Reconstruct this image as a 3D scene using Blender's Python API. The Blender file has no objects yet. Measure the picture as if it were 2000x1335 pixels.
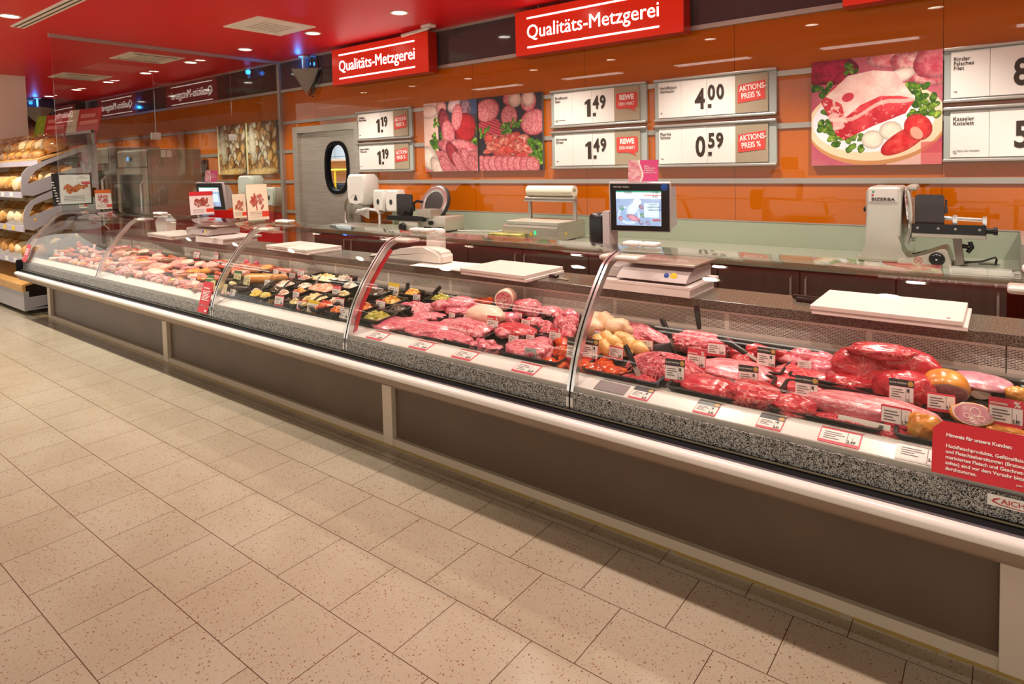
import bpy, bmesh, math, random
import numpy as np
from mathutils import Vector, Matrix, noise
R = math.radians
WORLD_E, SPOT_E, SPOT_F, LIN_E, BLUE_E, SPOT_P, EXPO = 1.0, 115, 150, 5.5, 1.5, 78, .25
C = bpy.context.scene.collection
# ------------------------------------------------------------------ camera, world, lights
F_PX, PITCH, ROLL, YAW, CY, EYE = 1247.0, 0.0496023, -0.0233547, 0.6588426, 381.218, 1.6
_fw = Vector((-math.sin(YAW), math.cos(YAW), 0)); _rt = Vector((math.cos(YAW), math.sin(YAW), 0)); _up = Vector((0, 0, 1))
_f2 = _fw*math.cos(PITCH) - _up*math.sin(PITCH); _u2 = _up*math.cos(PITCH) + _fw*math.sin(PITCH)
RT = _rt*math.cos(ROLL) + _u2*math.sin(ROLL); UP = _u2*math.cos(ROLL) - _rt*math.sin(ROLL); FW = _f2
cam = bpy.data.objects.new('camera', bpy.data.cameras.new('camera')); C.objects.link(cam)
cam.matrix_world = Matrix(((RT.x, UP.x, -FW.x, 0), (RT.y, UP.y, -FW.y, 0), (RT.z, UP.z, -FW.z, EYE), (0, 0, 0, 1)))
cam.data.sensor_width = 36; cam.data.lens = F_PX/2000*36
cam.data.shift_y = -(667.5-CY)/2000; cam.data.clip_start = 0.05
bpy.context.scene.camera = cam
S = bpy.context.scene
S.view_settings.view_transform = 'Standard'; S.view_settings.look = 'None'
S.view_settings.gamma = 1; S.view_settings.use_curve_mapping = False
S.view_settings.exposure = EXPO
try:
    S.cycles.use_denoising = True
    S.cycles.max_bounces = 10; S.cycles.transparent_max_bounces = 24
    S.cycles.diffuse_bounces = 3; S.cycles.glossy_bounces = 4
    S.cycles.caustics_reflective = False; S.cycles.caustics_refractive = False
    S.cycles.sample_clamp_indirect = 4
except Exception: pass
W = bpy.data.worlds.new('store'); S.world = W; W.use_nodes = True
W.node_tree.nodes['Background'].inputs[0].default_value = (1.0, 0.92, 0.82, 1)
W.node_tree.nodes['Background'].inputs[1].default_value = WORLD_E
def lamp(name, kind, loc, energy, col=(1, 1, 1), rot=(0, 0, 0), parent=None, **k):
    d = bpy.data.lights.new(name, kind); d.energy = energy; d.color = col
    for a, v in k.items(): setattr(d, a, v)
    o = bpy.data.objects.new(name, d); C.objects.link(o); o.location = loc; o.rotation_euler = rot
    if parent: o.parent = parent
    return o
WARM = (1.0, 0.94, 0.85); PINK = (1.0, 0.80, 0.74)
# pixel (2000 x 1335 frame of the photograph) to a point on a measured plane
def _ray(x, y): return FW + RT*((x-1000)/F_PX) - UP*((y-CY)/F_PX)
def pz(x, y, z): d = _ray(x, y); return Vector((0, 0, EYE)) + d*((z-EYE)/d.z)
def py(x, y, Y): d = _ray(x, y); return Vector((0, 0, EYE)) + d*(Y/d.y)
def px_(x, y, X): d = _ray(x, y); return Vector((0, 0, EYE)) + d*(X/d.x)
DK0, DKS = 0.650, 0.11
def dk(Y): return DK0 + (Y-2.37)*DKS
def pd(x, y, h=0.0):
    d = _ray(x, y); t = (DK0 - 2.37*DKS + h - EYE)/(d.z - d.y*DKS)
    return Vector((0, 0, EYE)) + d*t
def depth(p): return (p - Vector((0, 0, EYE))).dot(FW)
# ------------------------------------------------------------------ helpers
def nb(): return bmesh.new()
def bx(bm, x0, y0, z0, x1, y1, z1, bev=0, M=None, seg=2):
    v = [bm.verts.new((x, y, z)) for x in (x0, x1) for y in (y0, y1) for z in (z0, z1)]
    fs = [bm.faces.new([v[i] for i in f]) for f in ((0, 1, 3, 2), (4, 6, 7, 5), (0, 4, 5, 1), (2, 3, 7, 6), (0, 2, 6, 4), (1, 5, 7, 3))]
    geo = v
    if bev:
        es = list({e for f in fs for e in f.edges})
        r = bmesh.ops.bevel(bm, geom=es, offset=bev, segments=seg, profile=.5, affect='EDGES', clamp_overlap=True)
        geo = list({q for f in r['faces'] for q in f.verts} | {q for q in v if q.is_valid})
    if M is not None: bmesh.ops.transform(bm, matrix=M, verts=geo)
    return bm
def frame_to(d):
    d = Vector(d).normalized(); a = Vector((0, 0, 1)) if abs(d.z) < .9 else Vector((1, 0, 0))
    u = a.cross(d).normalized(); return u, d.cross(u)
def tube(bm, pts, r, n=8, closed=False, caps=True):
    pts = [Vector(p) for p in pts]; rings = []; N = len(pts)
    for i, p in enumerate(pts):
        if closed: d = pts[(i+1) % N] - pts[i-1]
        else: d = pts[min(i+1, N-1)] - pts[max(i-1, 0)]
        if i == 0: u, w = frame_to(d)
        else:
            d = d.normalized(); u = (u - d*u.dot(d)).normalized(); w = d.cross(u)
        rr = r[i] if isinstance(r, (list, tuple)) else r
        rings.append([bm.verts.new(p + u*(rr*math.cos(2*math.pi*k/n)) + w*(rr*math.sin(2*math.pi*k/n))) for k in range(n)])
    for i in range(N if closed else N-1):
        a, b = rings[i], rings[(i+1) % N]
        for k in range(n): bm.faces.new((a[k], a[(k+1) % n], b[(k+1) % n], b[k]))
    if caps and not closed:
        bm.faces.new(rings[0][::-1]); bm.faces.new(rings[-1])
    return bm
def cyl(bm, p0, p1, r0, r1=None, n=20): return tube(bm, [p0, p1], [r0, r0 if r1 is None else r1], n)
def lathe(bm, prof, n=24, M=None):
    vs = []; rings = []
    for r, z in prof:
        ring = [bm.verts.new((r*math.cos(2*math.pi*k/n), r*math.sin(2*math.pi*k/n), z)) for k in range(n)] if r > 1e-6 else [bm.verts.new((0, 0, z))]*n
        rings.append(ring); vs += list(dict.fromkeys(ring))
    for a, b in zip(rings, rings[1:]):
        for k in range(n):
            f = list(dict.fromkeys((a[k], a[(k+1) % n], b[(k+1) % n], b[k])))
            if len(f) > 2:
                try: bm.faces.new(f)
                except ValueError: pass
    if M is not None: bmesh.ops.transform(bm, matrix=M, verts=vs)
    return bm
def ext(bm, poly, plane, a, b, M=None):
    def P(u, v, w): return {'xz': (u, w, v), 'yz': (w, u, v), 'xy': (u, v, w)}[plane]
    A = [bm.verts.new(P(u, v, a)) for u, v in poly]; B = [bm.verts.new(P(u, v, b)) for u, v in poly]
    n = len(poly); bm.faces.new(A); bm.faces.new(B[::-1])
    for i in range(n): bm.faces.new((A[i], B[i], B[(i+1) % n], A[(i+1) % n]))
    if M is not None: bmesh.ops.transform(bm, matrix=M, verts=A+B)
    return bm
def ringext(bm, outer, inner, plane, a, b):
    def P(u, v, w): return {'xz': (u, w, v), 'yz': (w, u, v), 'xy': (u, v, w)}[plane]
    n = len(outer); L = [[bm.verts.new(P(u, v, w)) for u, v in q] for w in (a, b) for q in (outer, inner)]
    for i in range(n):
        j = (i+1) % n
        for p, q in ((0, 1), (1, 3), (3, 2), (2, 0)): bm.faces.new((L[p][i], L[p][j], L[q][j], L[q][i]))
    return bm
def rrect(x0, y0, x1, y1, r, n=5):
    out = []
    for cx, cy, a0 in ((x1-r, y1-r, 0), (x0+r, y1-r, 90), (x0+r, y0+r, 180), (x1-r, y0+r, 270)):
        for k in range(n+1):
            a = R(a0+90*k/n); out.append((cx+r*math.cos(a), cy+r*math.sin(a)))
    return out
def obj(name, bm, m, parent=None, smooth=False, world=False, ang=40):
    if isinstance(bm, bpy.types.Mesh): me = bm
    else:
        bmesh.ops.recalc_face_normals(bm, faces=bm.faces[:])
        me = bpy.data.meshes.new(name); bm.to_mesh(me); bm.free()
        if smooth:
            for p in me.polygons: p.use_smooth = True
            try: me.set_sharp_from_angle(angle=R(ang))
            except Exception: pass
    if m is not None and not me.materials:
        for q in (m if isinstance(m, (list, tuple)) else [m]): me.materials.append(q)
    o = bpy.data.objects.new(name, me); C.objects.link(o)
    if parent is not None:
        o.parent = parent
        if world:
            M = Matrix.LocRotScale(parent.location, parent.rotation_euler, parent.scale); o.matrix_parent_inverse = M.inverted()
            if parent.parent: 
                g = parent.parent; G = Matrix.LocRotScale(g.location, g.rotation_euler, g.scale)
                o.matrix_parent_inverse = (G @ parent.matrix_parent_inverse @ M).inverted()
    return o
def tag(o, label, cat, group=None, kind=None):
    o['label'] = label; o['category'] = cat
    if group: o['group'] = group
    if kind: o['kind'] = kind
    return o
def thing(name, label, cat, loc=(0, 0, 0), rot=(0, 0, 0), group=None):
    o = bpy.data.objects.new(name, None); C.objects.link(o); o.location = loc
    o.rotation_euler = (0, 0, rot) if isinstance(rot, (int, float)) else rot; o.empty_display_size = .05
    return tag(o, label, cat, group)
def struct(name, bm, m, smooth=False):
    o = obj(name, bm, m, smooth=smooth); o['kind'] = 'structure'; return o
def dup(root, loc, rot=None, label=None, group=None):
    r = root.copy(); C.objects.link(r); r.location = loc
    if rot is not None: r.rotation_euler = rot if isinstance(rot, (tuple, list)) else (0, 0, rot)
    if label: r['label'] = label
    if group: r['group'] = group
    for ch in list(root.children):
        c = ch.copy(); C.objects.link(c); c.parent = r
        for g in list(ch.children):
            d = g.copy(); C.objects.link(d); d.parent = c
    return r
# ------------------------------------------------------------------ materials
def lin(h):
    h = h.lstrip('#'); v = [int(h[i:i+2], 16)/255 for i in (0, 2, 4)]
    return tuple((c/12.92 if c <= .04045 else ((c+.055)/1.055)**2.4) for c in v) + (1,)
def mat(name, col, rough=.5, metal=0, spec=.5, **k):
    m = bpy.data.materials.new(name); m.use_nodes = True; b = m.node_tree.nodes['Principled BSDF']
    b.inputs['Base Color'].default_value = lin(col) if isinstance(col, str) else col
    b.inputs['Roughness'].default_value = rough; b.inputs['Metallic'].default_value = metal
    b.inputs['Specular IOR Level'].default_value = spec
    for a, v in k.items(): b.inputs[a].default_value = v
    return m
class NT:
    def __init__(s, m): s.t = m.node_tree; s.b = s.t.nodes.get('Principled BSDF')
    def n(s, typ, **k):
        nd = s.t.nodes.new('ShaderNode'+typ)
        for a, v in k.items():
            if a.startswith('i_'): nd.inputs[a[2:].replace('_', ' ')].default_value = v
            else: setattr(nd, a, v)
        return nd
    def l(s, a, b): s.t.links.new(a, b)
    def ramp(s, fac, stops, interp='LINEAR'):
        r = s.n('ValToRGB'); e = r.color_ramp; e.interpolation = interp
        while len(e.elements) < len(stops): e.elements.new(.5)
        for el, (p, c) in zip(e.elements, stops): el.position = p; el.color = lin(c) if isinstance(c, str) else c
        s.l(fac, r.inputs[0]); return r.outputs[0]
    def coords(s, scale=(1, 1, 1), kind='Object'):
        t = s.n('TexCoord'); m = s.n('Mapping'); m.inputs['Scale'].default_value = scale
        s.l(t.outputs[kind], m.inputs[0]); return m.outputs[0]
    def noise(s, scale, detail=4, vec=None, dist=0, rough=.5):
        q = s.n('TexNoise', i_Scale=scale, i_Detail=detail, i_Distortion=dist, i_Roughness=rough)
        s.l(vec if vec is not None else s.coords(), q.inputs['Vector']); return q.outputs['Fac']
    def math(s, op, a, b=None):
        q = s.n('Math', operation=op)
        for i, v in enumerate((a, b)):
            if v is None: continue
            if isinstance(v, (int, float)): q.inputs[i].default_value = v
            else: s.l(v, q.inputs[i])
        return q.outputs[0]
    def bump(s, h, st=.3, dist=.01):
        q = s.n('Bump', i_Strength=st, i_Distance=dist); s.l(h, q.inputs['Height']); s.l(q.outputs[0], s.b.inputs['Normal'])
def ncol(name, stops, scale=5, rough=.4, detail=5, dist=0, bump=0, sc3=(1, 1, 1), bdist=.01, **k):
    m = mat(name, '#ffffff', rough, **k); t = NT(m); f = t.noise(scale, detail, t.coords(sc3), dist)
    t.l(t.ramp(f, stops), t.b.inputs['Base Color'])
    if bump: t.bump(f, bump, bdist)
    return m
def emis(name, col, e, base='#000000'):
    m = mat(name, base, .6); b = m.node_tree.nodes['Principled BSDF']
    b.inputs['Emission Color'].default_value = lin(col) if isinstance(col, str) else col; b.inputs['Emission Strength'].default_value = e
    return m
def glass(name, tint='#f6faf6', f0=.04, k=1.0):
    m = bpy.data.materials.new(name); m.use_nodes = True; t = NT(m); t.t.nodes.clear()
    out = t.n('OutputMaterial'); tr = t.n('BsdfTransparent'); tr.inputs[0].default_value = lin(tint)
    gl = t.n('BsdfGlossy'); gl.inputs['Roughness'].default_value = 0.0
    g = t.n('NewGeometry'); d = t.n('VectorMath', operation='DOT_PRODUCT'); t.l(g.outputs['Normal'], d.inputs[0]); t.l(g.outputs['Incoming'], d.inputs[1])
    c = t.math('ABSOLUTE', d.outputs['Value']); q = t.math('POWER', t.math('SUBTRACT', 1.0, c), 5.0)
    f = t.math('ADD', t.math('MULTIPLY', q, (1-f0)*k), f0*k)
    mx = t.n('MixShader'); t.l(f, mx.inputs[0]); t.l(tr.outputs[0], mx.inputs[1]); t.l(gl.outputs[0], mx.inputs[2]); t.l(mx.outputs[0], out.inputs[0])
    return m
def vcol(name, rough=.5, spec=.4, emit=0):
    m = mat(name, '#ffffff', rough, 0, spec); t = NT(m); a = t.n('VertexColor', layer_name='Col'); t.l(a.outputs[0], t.b.inputs['Base Color'])
    if emit: t.l(a.outputs[0], t.b.inputs['Emission Color']); t.b.inputs['Emission Strength'].default_value = emit
    return m
M_alu = mat('brushed_aluminium', '#b3aca2', .35, .6); M_chrome = mat('chrome', '#e6e2de', .2, .85)
M_steel = ncol('stainless_steel', [(.3, '#b9b0a2'), (.7, '#cdc5b8')], 4, .3, 3, sc3=(1, 1, 20), metal=.7)
M_white = mat('white_plastic', '#e9e4da', .35); M_offw = mat('off_white_enamel', '#ece4da', .25)
M_black = mat('black_plastic', '#161414', .3); M_dark = mat('dark_grey_plastic', '#3a3634', .4)
M_rubber = mat('black_rubber', '#0e0d0e', .7, 0, .15)
M_red = mat('red_plastic', '#c40f1d', .35); M_paper = mat('white_card', '#f1ece2', .6); M_brownp = mat('kraft_paper', '#a8977c', .7)
M_ink = mat('dark_brown_ink', '#3a2c22', .7); M_labelred = mat('printed_red', '#d8493f', .6); M_wtxt = mat('printed_white', '#f5efe6', .6)
M_glass = glass('clear_glass', '#fbfbf8'); M_acryl = glass('clear_acrylic', '#f2f4f2', .05)
M_poly = mat('cutting_board_polyethylene', '#dfd5cb', .4)
M_granite = mat('dark_granite', '#ffffff', .22); _t = NT(M_granite)
_t.l(_t.ramp(_t.noise(260, 2), [(.35, '#2b2a25'), (.55, '#5f5c51'), (.72, '#a09a8a')]), _t.b.inputs['Base Color'])
M_bwtop = mat('grey_laminate', '#ffffff', .25); _t = NT(M_bwtop)
_t.l(_t.ramp(_t.noise(180, 2), [(.3, '#7d8270'), (.7, '#a0a48e')]), _t.b.inputs['Base Color'])
M_cab = ncol('dark_brown_laminate', [(.3, '#46453f'), (.7, '#504e47')], 3, .45, 4, sc3=(14, 14, 1))
M_panel = ncol('brown_grey_panel', [(.3, '#594636'), (.7, '#64503e')], 2.5, .38, 5)
M_beige = mat('beige_post_enamel', '#cdbba6', .35); M_wood = ncol('light_wood', [(.3, '#c08a48'), (.7, '#dba763')], 6, .5, 4, sc3=(1, 12, 12))
M_greyp = mat('grey_powder_coat', '#a29b9c', .4); M_yellow = mat('yellow_sticker', '#ecc71c', .5); M_blue = mat('blue_sticker', '#1f4f9e', .4)
M_green = mat('green_sticker', '#2f9e5c', .5); M_greytag = mat('grey_card', '#b7b9b6', .5)
def poly_txt(size_key={}): return size_key
_tc = {}
def txt(name, s, size, m, parent, Mx, align='LEFT', bold=0, sx=1.0, gap=1.0, world=False):
    key = (s, size, align, bold, sx, gap)
    if key not in _tc:
        cu = bpy.data.curves.new(name, 'FONT'); cu.body = s; cu.size = size; cu.align_x = align; cu.offset = bold; cu.space_line = gap
        cu.resolution_u = 3; cu.extrude = .0004
        t = bpy.data.objects.new(name, cu); me = bpy.data.meshes.new_from_object(t)
        me.transform(Matrix.Scale(sx, 4, (1, 0, 0))); bpy.data.objects.remove(t); bpy.data.curves.remove(cu); _tc[key] = me
    me = _tc[key].copy(); me.materials.clear(); me.materials.append(m)
    me.transform(Mx); me.name = name
    return obj(name, me, None, parent, world=world)
def onwall(x, y, z): return Matrix.Translation((x, y, z)) @ Matrix.Rotation(R(90), 4, 'X')

def ptxt(name, s, size, m, parent, x, y, z, align='LEFT', bold=0, sx=1.0):
    """price digits: built-in letters, but a 1 with a flag"""
    parts = []; cx_ = 0; h = size*.70
    for ch in s:
        if ch == '1':
            w_ = size*.17; bm = nb(); f = [(.0, 0), (w_, 0), (w_, h), (-.0+w_*.3, h), (-w_*.62, h*.84), (-w_*.62, h*.68), (0, h*.76)]
            ext(bm, f, 'xy', 0, .0008); me = bpy.data.meshes.new('d'); bm.to_mesh(me); bm.free(); lo, hi = -w_*.62, w_
        else:
            cu = bpy.data.curves.new('d', 'FONT'); cu.body = ch; cu.size = size; cu.offset = bold; cu.resolution_u = 3; cu.extrude = .0004
            t_ = bpy.data.objects.new('d', cu); me = bpy.data.meshes.new_from_object(t_); bpy.data.objects.remove(t_); bpy.data.curves.remove(cu); me.transform(Matrix.Scale(sx, 4, (1, 0, 0)))
            xs = [v.co.x for v in me.vertices]; lo, hi = min(xs), max(xs)
        me.transform(Matrix.Translation((cx_-lo, 0, 0))); parts.append(me); cx_ += hi-lo+size*.07
    cx_ -= size*.07; bm = nb()
    for me in parts: bm.from_mesh(me); bpy.data.meshes.remove(me)
    bm.transform(onwall(x-(cx_ if align == 'RIGHT' else 0), y, z)); return obj(name, bm, m, parent)
# ------------------------------------------------------------------ room
YW, ZC, XP = 4.85, 3.0, -7.55     # back wall, red ceiling, glass partition
M_floor = mat('terrazzo_floor_tiles', '#ffffff', .16, spec=.45); t = NT(M_floor)
co = t.n('TexCoord'); br = t.n('TexBrick', offset=.5, squash=1, offset_frequency=2, squash_frequency=2)
mp = t.n('Mapping'); mp.inputs['Location'].default_value = (.568+3.37, -.4+.315*10-.0005, 0); t.l(co.outputs['Object'], mp.inputs[0]); t.l(mp.outputs[0], br.inputs['Vector'])
for a, v in (('Scale', 1), ('Mortar Size', .0017), ('Mortar Smooth', .1), ('Bias', 0), ('Brick Width', .337), ('Row Height', .3145)): br.inputs[a].default_value = v
br.inputs['Color1'].default_value = lin('#b8ad96'); br.inputs['Color2'].default_value = lin('#b3a891'); br.inputs['Mortar'].default_value = lin('#5a4334')
def speck(scale, thr, frac):
    vo = t.n('TexVoronoi', feature='F1', i_Scale=scale); vo.inputs['Randomness'].default_value = 1; t.l(co.outputs['Object'], vo.inputs['Vector'])
    d = t.math('LESS_THAN', vo.outputs['Distance'], thr); sp = t.n('SeparateColor'); t.l(vo.outputs['Color'], sp.inputs[0])
    return t.math('MULTIPLY', d, t.math('LESS_THAN', sp.outputs[0], frac)), sp.outputs[1]
s1, r1 = speck(75, .24, .35); s2, r2 = speck(150, .26, .35); s3, r3 = speck(40, .13, .28)
fs = t.math('MAXIMUM', t.math('MAXIMUM', s1, s2), s3)
big = t.noise(1.6, 3, co.outputs['Object'])
mx = t.n('MixRGB'); t.l(fs, mx.inputs[0]); t.l(br.outputs['Color'], mx.inputs[1]); t.l(t.ramp(r1, [(0, '#6e4a34'), (.5, '#a07a5c'), (1, '#8c7a68')]), mx.inputs[2])
m2 = t.n('MixRGB', blend_type='MULTIPLY'); m2.inputs[0].default_value = 1; t.l(mx.outputs[0], m2.inputs[1]); t.l(t.ramp(big, [(.3, '#efe9e2'), (.7, '#ffffff')]), m2.inputs[2])
# worn yellow-brown dirt along the foot of the counter
sx_ = t.n('SeparateXYZ'); t.l(co.outputs['Object'], sx_.inputs[0]); wob = t.math('MULTIPLY', t.noise(3, 4, co.outputs['Object']), .012)
yy = t.math('ADD', sx_.outputs[1], wob)
dirt = t.math('MULTIPLY', t.math('GREATER_THAN', yy, 2.385), t.math('MULTIPLY', t.math('LESS_THAN', yy, 2.408), t.math('GREATER_THAN', t.noise(9, 3, co.outputs['Object']), .36)))
m3 = t.n('MixRGB'); t.l(dirt, m3.inputs[0]); t.l(m2.outputs[0], m3.inputs[1]); m3.inputs[2].default_value = lin('#b39650')
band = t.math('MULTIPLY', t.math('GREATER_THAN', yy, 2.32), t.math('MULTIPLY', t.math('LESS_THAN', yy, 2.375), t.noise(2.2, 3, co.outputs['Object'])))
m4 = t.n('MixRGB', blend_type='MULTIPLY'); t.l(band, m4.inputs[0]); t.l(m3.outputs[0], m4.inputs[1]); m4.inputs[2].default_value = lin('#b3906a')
t.l(m4.outputs[0], t.b.inputs['Base Color']); t.l(t.ramp(t.noise(5, 4, co.outputs['Object']), [(.3, (.14, .14, .14, 1)), (.7, (.26, .26, .26, 1))]), t.b.inputs['Roughness'])
struct('floor', bx(nb(), -16, -7, -.05, 5, YW+2.6, 0), M_floor)
M_ceil = mat('red_ceiling_paint', '#e8161f', .42, spec=.35)
struct('ceiling', bx(nb(), -15.5, 1.5, ZC, 5, YW+.1, ZC+.45), M_ceil)
M_ceil2 = mat('pale_ceiling', '#d8cfc2', .7)
struct('ceiling_aisle', bx(nb(), -16, -7, 3.5, 5, 1.5, 3.6), M_ceil2)
# orange glass wall: seams every 1.25 m are part of its material
M_or = mat('orange_back_painted_glass', '#c65404', .015, spec=.6); t = NT(M_or); sx_ = t.n('SeparateXYZ'); t.l(t.n('TexCoord').outputs['Object'], sx_.inputs[0])
def seam(off, w, per): return t.math('LESS_THAN', t.math('MODULO', t.math('ADD', sx_.outputs[0], off), per), w)
mx = t.n('MixRGB'); t.l(seam(25.02, .004, 1.3), mx.inputs[0]); mx.inputs[1].default_value = lin('#bd5f08'); mx.inputs[2].default_value = lin('#6b3005'); t.l(mx.outputs[0], t.b.inputs['Base Color'])
bm = nb()
for a in ((-14.1, 0, -7.24, ZC), (-6.02, 0, 5, ZC), (-7.24, 2.12, -6.02, ZC)): bx(bm, a[0], YW, a[1], a[2], YW+.1, a[3])
struct('wall_back', bm, M_or)
M_fas = mat('anthracite_fascia_glass', '#4c4445', .06, spec=.6)
struct('trim_1', bx(nb(), -14.1, YW-.018, 2.63, 5, YW, ZC-.025), M_fas)
struct('trim_2', bx(nb(), -14.1, YW-.028, 2.595, 5, YW, 2.63), M_alu)
struct('trim_3', bx(nb(), -14.1, YW-.03, ZC-.025, 5, YW, ZC), M_alu)
k = 4
for z, segs in ((2.2, ((-14.1, -7.56), (-7.56, -6.0), (-5.9, -4.9), (-3.36, -3.26), (-2.33, -2.25), (-1.31, -1.07), (-.33, 5))), (1.825, ((-14.1, -7.56), (-7.53, -7.26), (-5.9, -4.9), (-3.36, -3.26), (-2.33, -2.25), (-1.31, -1.07), (-.33, 5))),
                (1.43, ((-14.1, -7.56), (-7.53, -7.26), (-5.98, 5))), (1.04, ((-7.53, -7.26),)), (1.0, ((.1, 5),))):
    bm = nb()
    for a, b in segs: bx(bm, a, YW-.012, z-.019, b, YW, z+.019)
    struct('trim_%d' % k, bm, M_alu); k += 1
bm = nb(); bx(bm, XP-.02, YW-.05, 0, XP+.03, YW, ZC); struct('trim_%d' % k, bm, M_alu); k += 1
bm = nb(); bx(bm, -14.16, YW-.06, 0, -14.06, YW, ZC); struct('trim_%d' % k, bm, M_alu); k += 1
bm = nb(); bx(bm, -14.2, 1.5, 0, -14.1, YW+.1, ZC); struct('wall_left', bm, mat('dark_brown_bakery_wall', '#4a2413', .2))
bm = nb(); bx(bm, -14.1, 1.6, 2.6, -14.07, YW, ZC); struct('trim_%d' % k, bm, M_fas); k += 1
bm = nb(); bx(bm, -12.6, 2.3, 0, -11.25, 2.98, ZC); bx(bm, -11.25, 2.3, 0, -11.05, 3.03, ZC); struct('wall_pillar', bm, mat('cream_pillar_paint', '#fbeedd', .7))
bm = nb(); bx(bm, -13.2, YW-.03, 0, XP-.02, YW, 1.02); struct('wall_base', bm, mat('red_wall_panel', '#c80d10', .3))
bm = nb(); bx(bm, .101, 4.3, 0, 2.2, YW-.001, .93); struct('wall_base_right', bm, M_cab)
# room behind the door window
bm = nb(); bx(bm, -11.5, 7.2, 0, -5.0, 7.3, 2.9); bx(bm, -11.5, YW+.1, 0, -11.4, 7.3, 2.9); bx(bm, -5.1, YW+.1, 0, -5.0, 7.3, 2.9); bx(bm, -11.5, YW+.1, 2.8, -5, 7.3, 2.9)
M_tile = mat('cold_room_tiles', '#dfeaf0', .3); t = NT(M_tile); b2 = t.n('TexBrick', offset=0); cc = t.n('TexCoord'); mp = t.n('Mapping'); mp.inputs['Rotation'].default_value = (R(90), 0, 0); t.l(cc.outputs['Object'], mp.inputs[0]); t.l(mp.outputs[0], b2.inputs['Vector'])
for a, v in (('Scale', 1), ('Mortar Size', .006), ('Brick Width', .3), ('Row Height', .3)): b2.inputs[a].default_value = v
for a, v in (('Color1', '#e3eef4'), ('Color2', '#dde9f0'), ('Mortar', '#8f9aa2')): b2.inputs[a].default_value = lin(v)
t.l(b2.outputs['Color'], t.b.inputs['Base Color'])
struct('wall_store_room', bm, M_tile)
lamp('store_room_lamp', 'AREA', (-8.2, 6.0, 2.75), 110, (.75, .9, 1), shape='RECTANGLE', size=1.2, size_y=.6)
cart = thing('roll_cart', 'yellow-railed metal trolley seen through the oval door window', 'trolley', (-8.35, 6.25, 0), R(30))
bm = nb()
for x in (-.35, .0, .35): tube(bm, [(x, 0, 0.05), (x, 0, 1.56)], .018)
tube(bm, [(-.35, 0, 1.56), (.35, 0, 1.56)], .02); tube(bm, [(-.35, 0, 1.2), (.35, 0, 1.2)], .018)
obj('rail', bm, M_yellow, cart)
bm = nb(); bx(bm, -.5, .05, .1, .5, .5, 1.35, .02); obj('crate_stack', bm, mat('dark_blue_crate', '#22303f', .5), cart)
bm = nb(); bx(bm, -.45, .06, 1.353, .45, .45, 1.37, .004); bx(bm, -.45, .3, 1.37, .45, .32, 1.74); bx(bm, -.45, .1, 1.70, .45, .3, 1.72); obj('shelf', bm, M_steel, cart)
# ------------------------------------------------------------------ door
d = thing('door_1', 'brushed steel kitchen door with oval window in a steel frame', 'door'); d['kind'] = 'structure'; del d['label']; del d['category']
bm = nb(); ext(bm, [(-7.29, 0), (-7.19, 0), (-7.19, 2.05), (-6.05, 2.05), (-6.05, 0), (-5.98, 0), (-5.98, 2.13), (-7.29, 2.13)], 'xz', YW-.035, YW+.12); obj('door_frame', bm, M_steel, d)
def oval(cx, cz, rx, rz, n=40, p=2.6):
    o = []
    for i in range(n):
        a = 2*math.pi*i/n; c, s = math.cos(a), math.sin(a); o.append((cx+rx*math.copysign(abs(c)**(2/p), c), cz+rz*math.copysign(abs(s)**(2/p), s)))
    return o
def outer_rect(pts, cx, cz, x0, z0, x1, z1):
    o = []
    for x, z in pts:
        dx, dz = x-cx, z-cz; s = min(((x1-cx) if dx > 0 else (x0-cx))/dx if abs(dx) > 1e-6 else 1e9, ((z1-cz) if dz > 0 else (z0-cz))/dz if abs(dz) > 1e-6 else 1e9); o.append((cx+dx*s, cz+dz*s))
    return o
wx, wz = -6.46, 1.6
ov = oval(wx, wz, .215, .30); ng = 40
bm = nb(); ringext(bm, outer_rect(ov, wx, wz, -7.19, 0.01, -6.05, 2.05), ov, 'xz', YW+.02, YW+.07); obj('door_leaf', bm, M_steel, d)
bm = nb(); ringext(bm, oval(wx, wz, .235, .325), oval(wx, wz, .195, .28), 'xz', YW+.005, YW+.075); obj('window_seal', bm, M_rubber, d)
bm = nb(); ext(bm, oval(wx, wz, .2, .285), 'xz', YW+.04, YW+.046); obj('window_pane', bm, M_glass, d)
bm = nb(); tube(bm, [(-6.1+.17*math.cos(R(a)), YW-.02-.05*abs(math.cos(R(a/1.0-90))), 1.06+.19*math.sin(R(a))) for a in range(90, 271, 15)], .018, 10); obj('door_handle', bm, M_steel, d, True)
# ------------------------------------------------------------------ glass partition
M_pglass = glass('partition_glass', '#f4faf6', .05, 1.2)
gp = thing('glass_partition', 'tall clear glass partition with aluminium head rail beside the bakery', 'partition', (XP, 2.3, 0))
for i, (a, b) in enumerate(((2.3, 3.25), (3.255, 4.15), (4.155, YW-.04))):
    bm = nb(); bx(bm, XP-.005, a, 1.22 if i < 2 else .95, XP+.005, b, ZC-.03); obj('glass_pane', bm, M_pglass, gp, world=True)
bm = nb(); bx(bm, XP-.02, 2.28, ZC-.035, XP+.02, YW-.03, ZC-.001); obj('head_rail', bm, M_alu, gp, world=True)
for a, z in ((3.25, 2.0), (4.15, 2.0)):
    bm = nb(); bx(bm, XP-.015, a-.05, z-.04, XP+.015, a+.05, z+.04, .004); obj('glass_clamp', bm, M_alu, gp, world=True)
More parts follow.
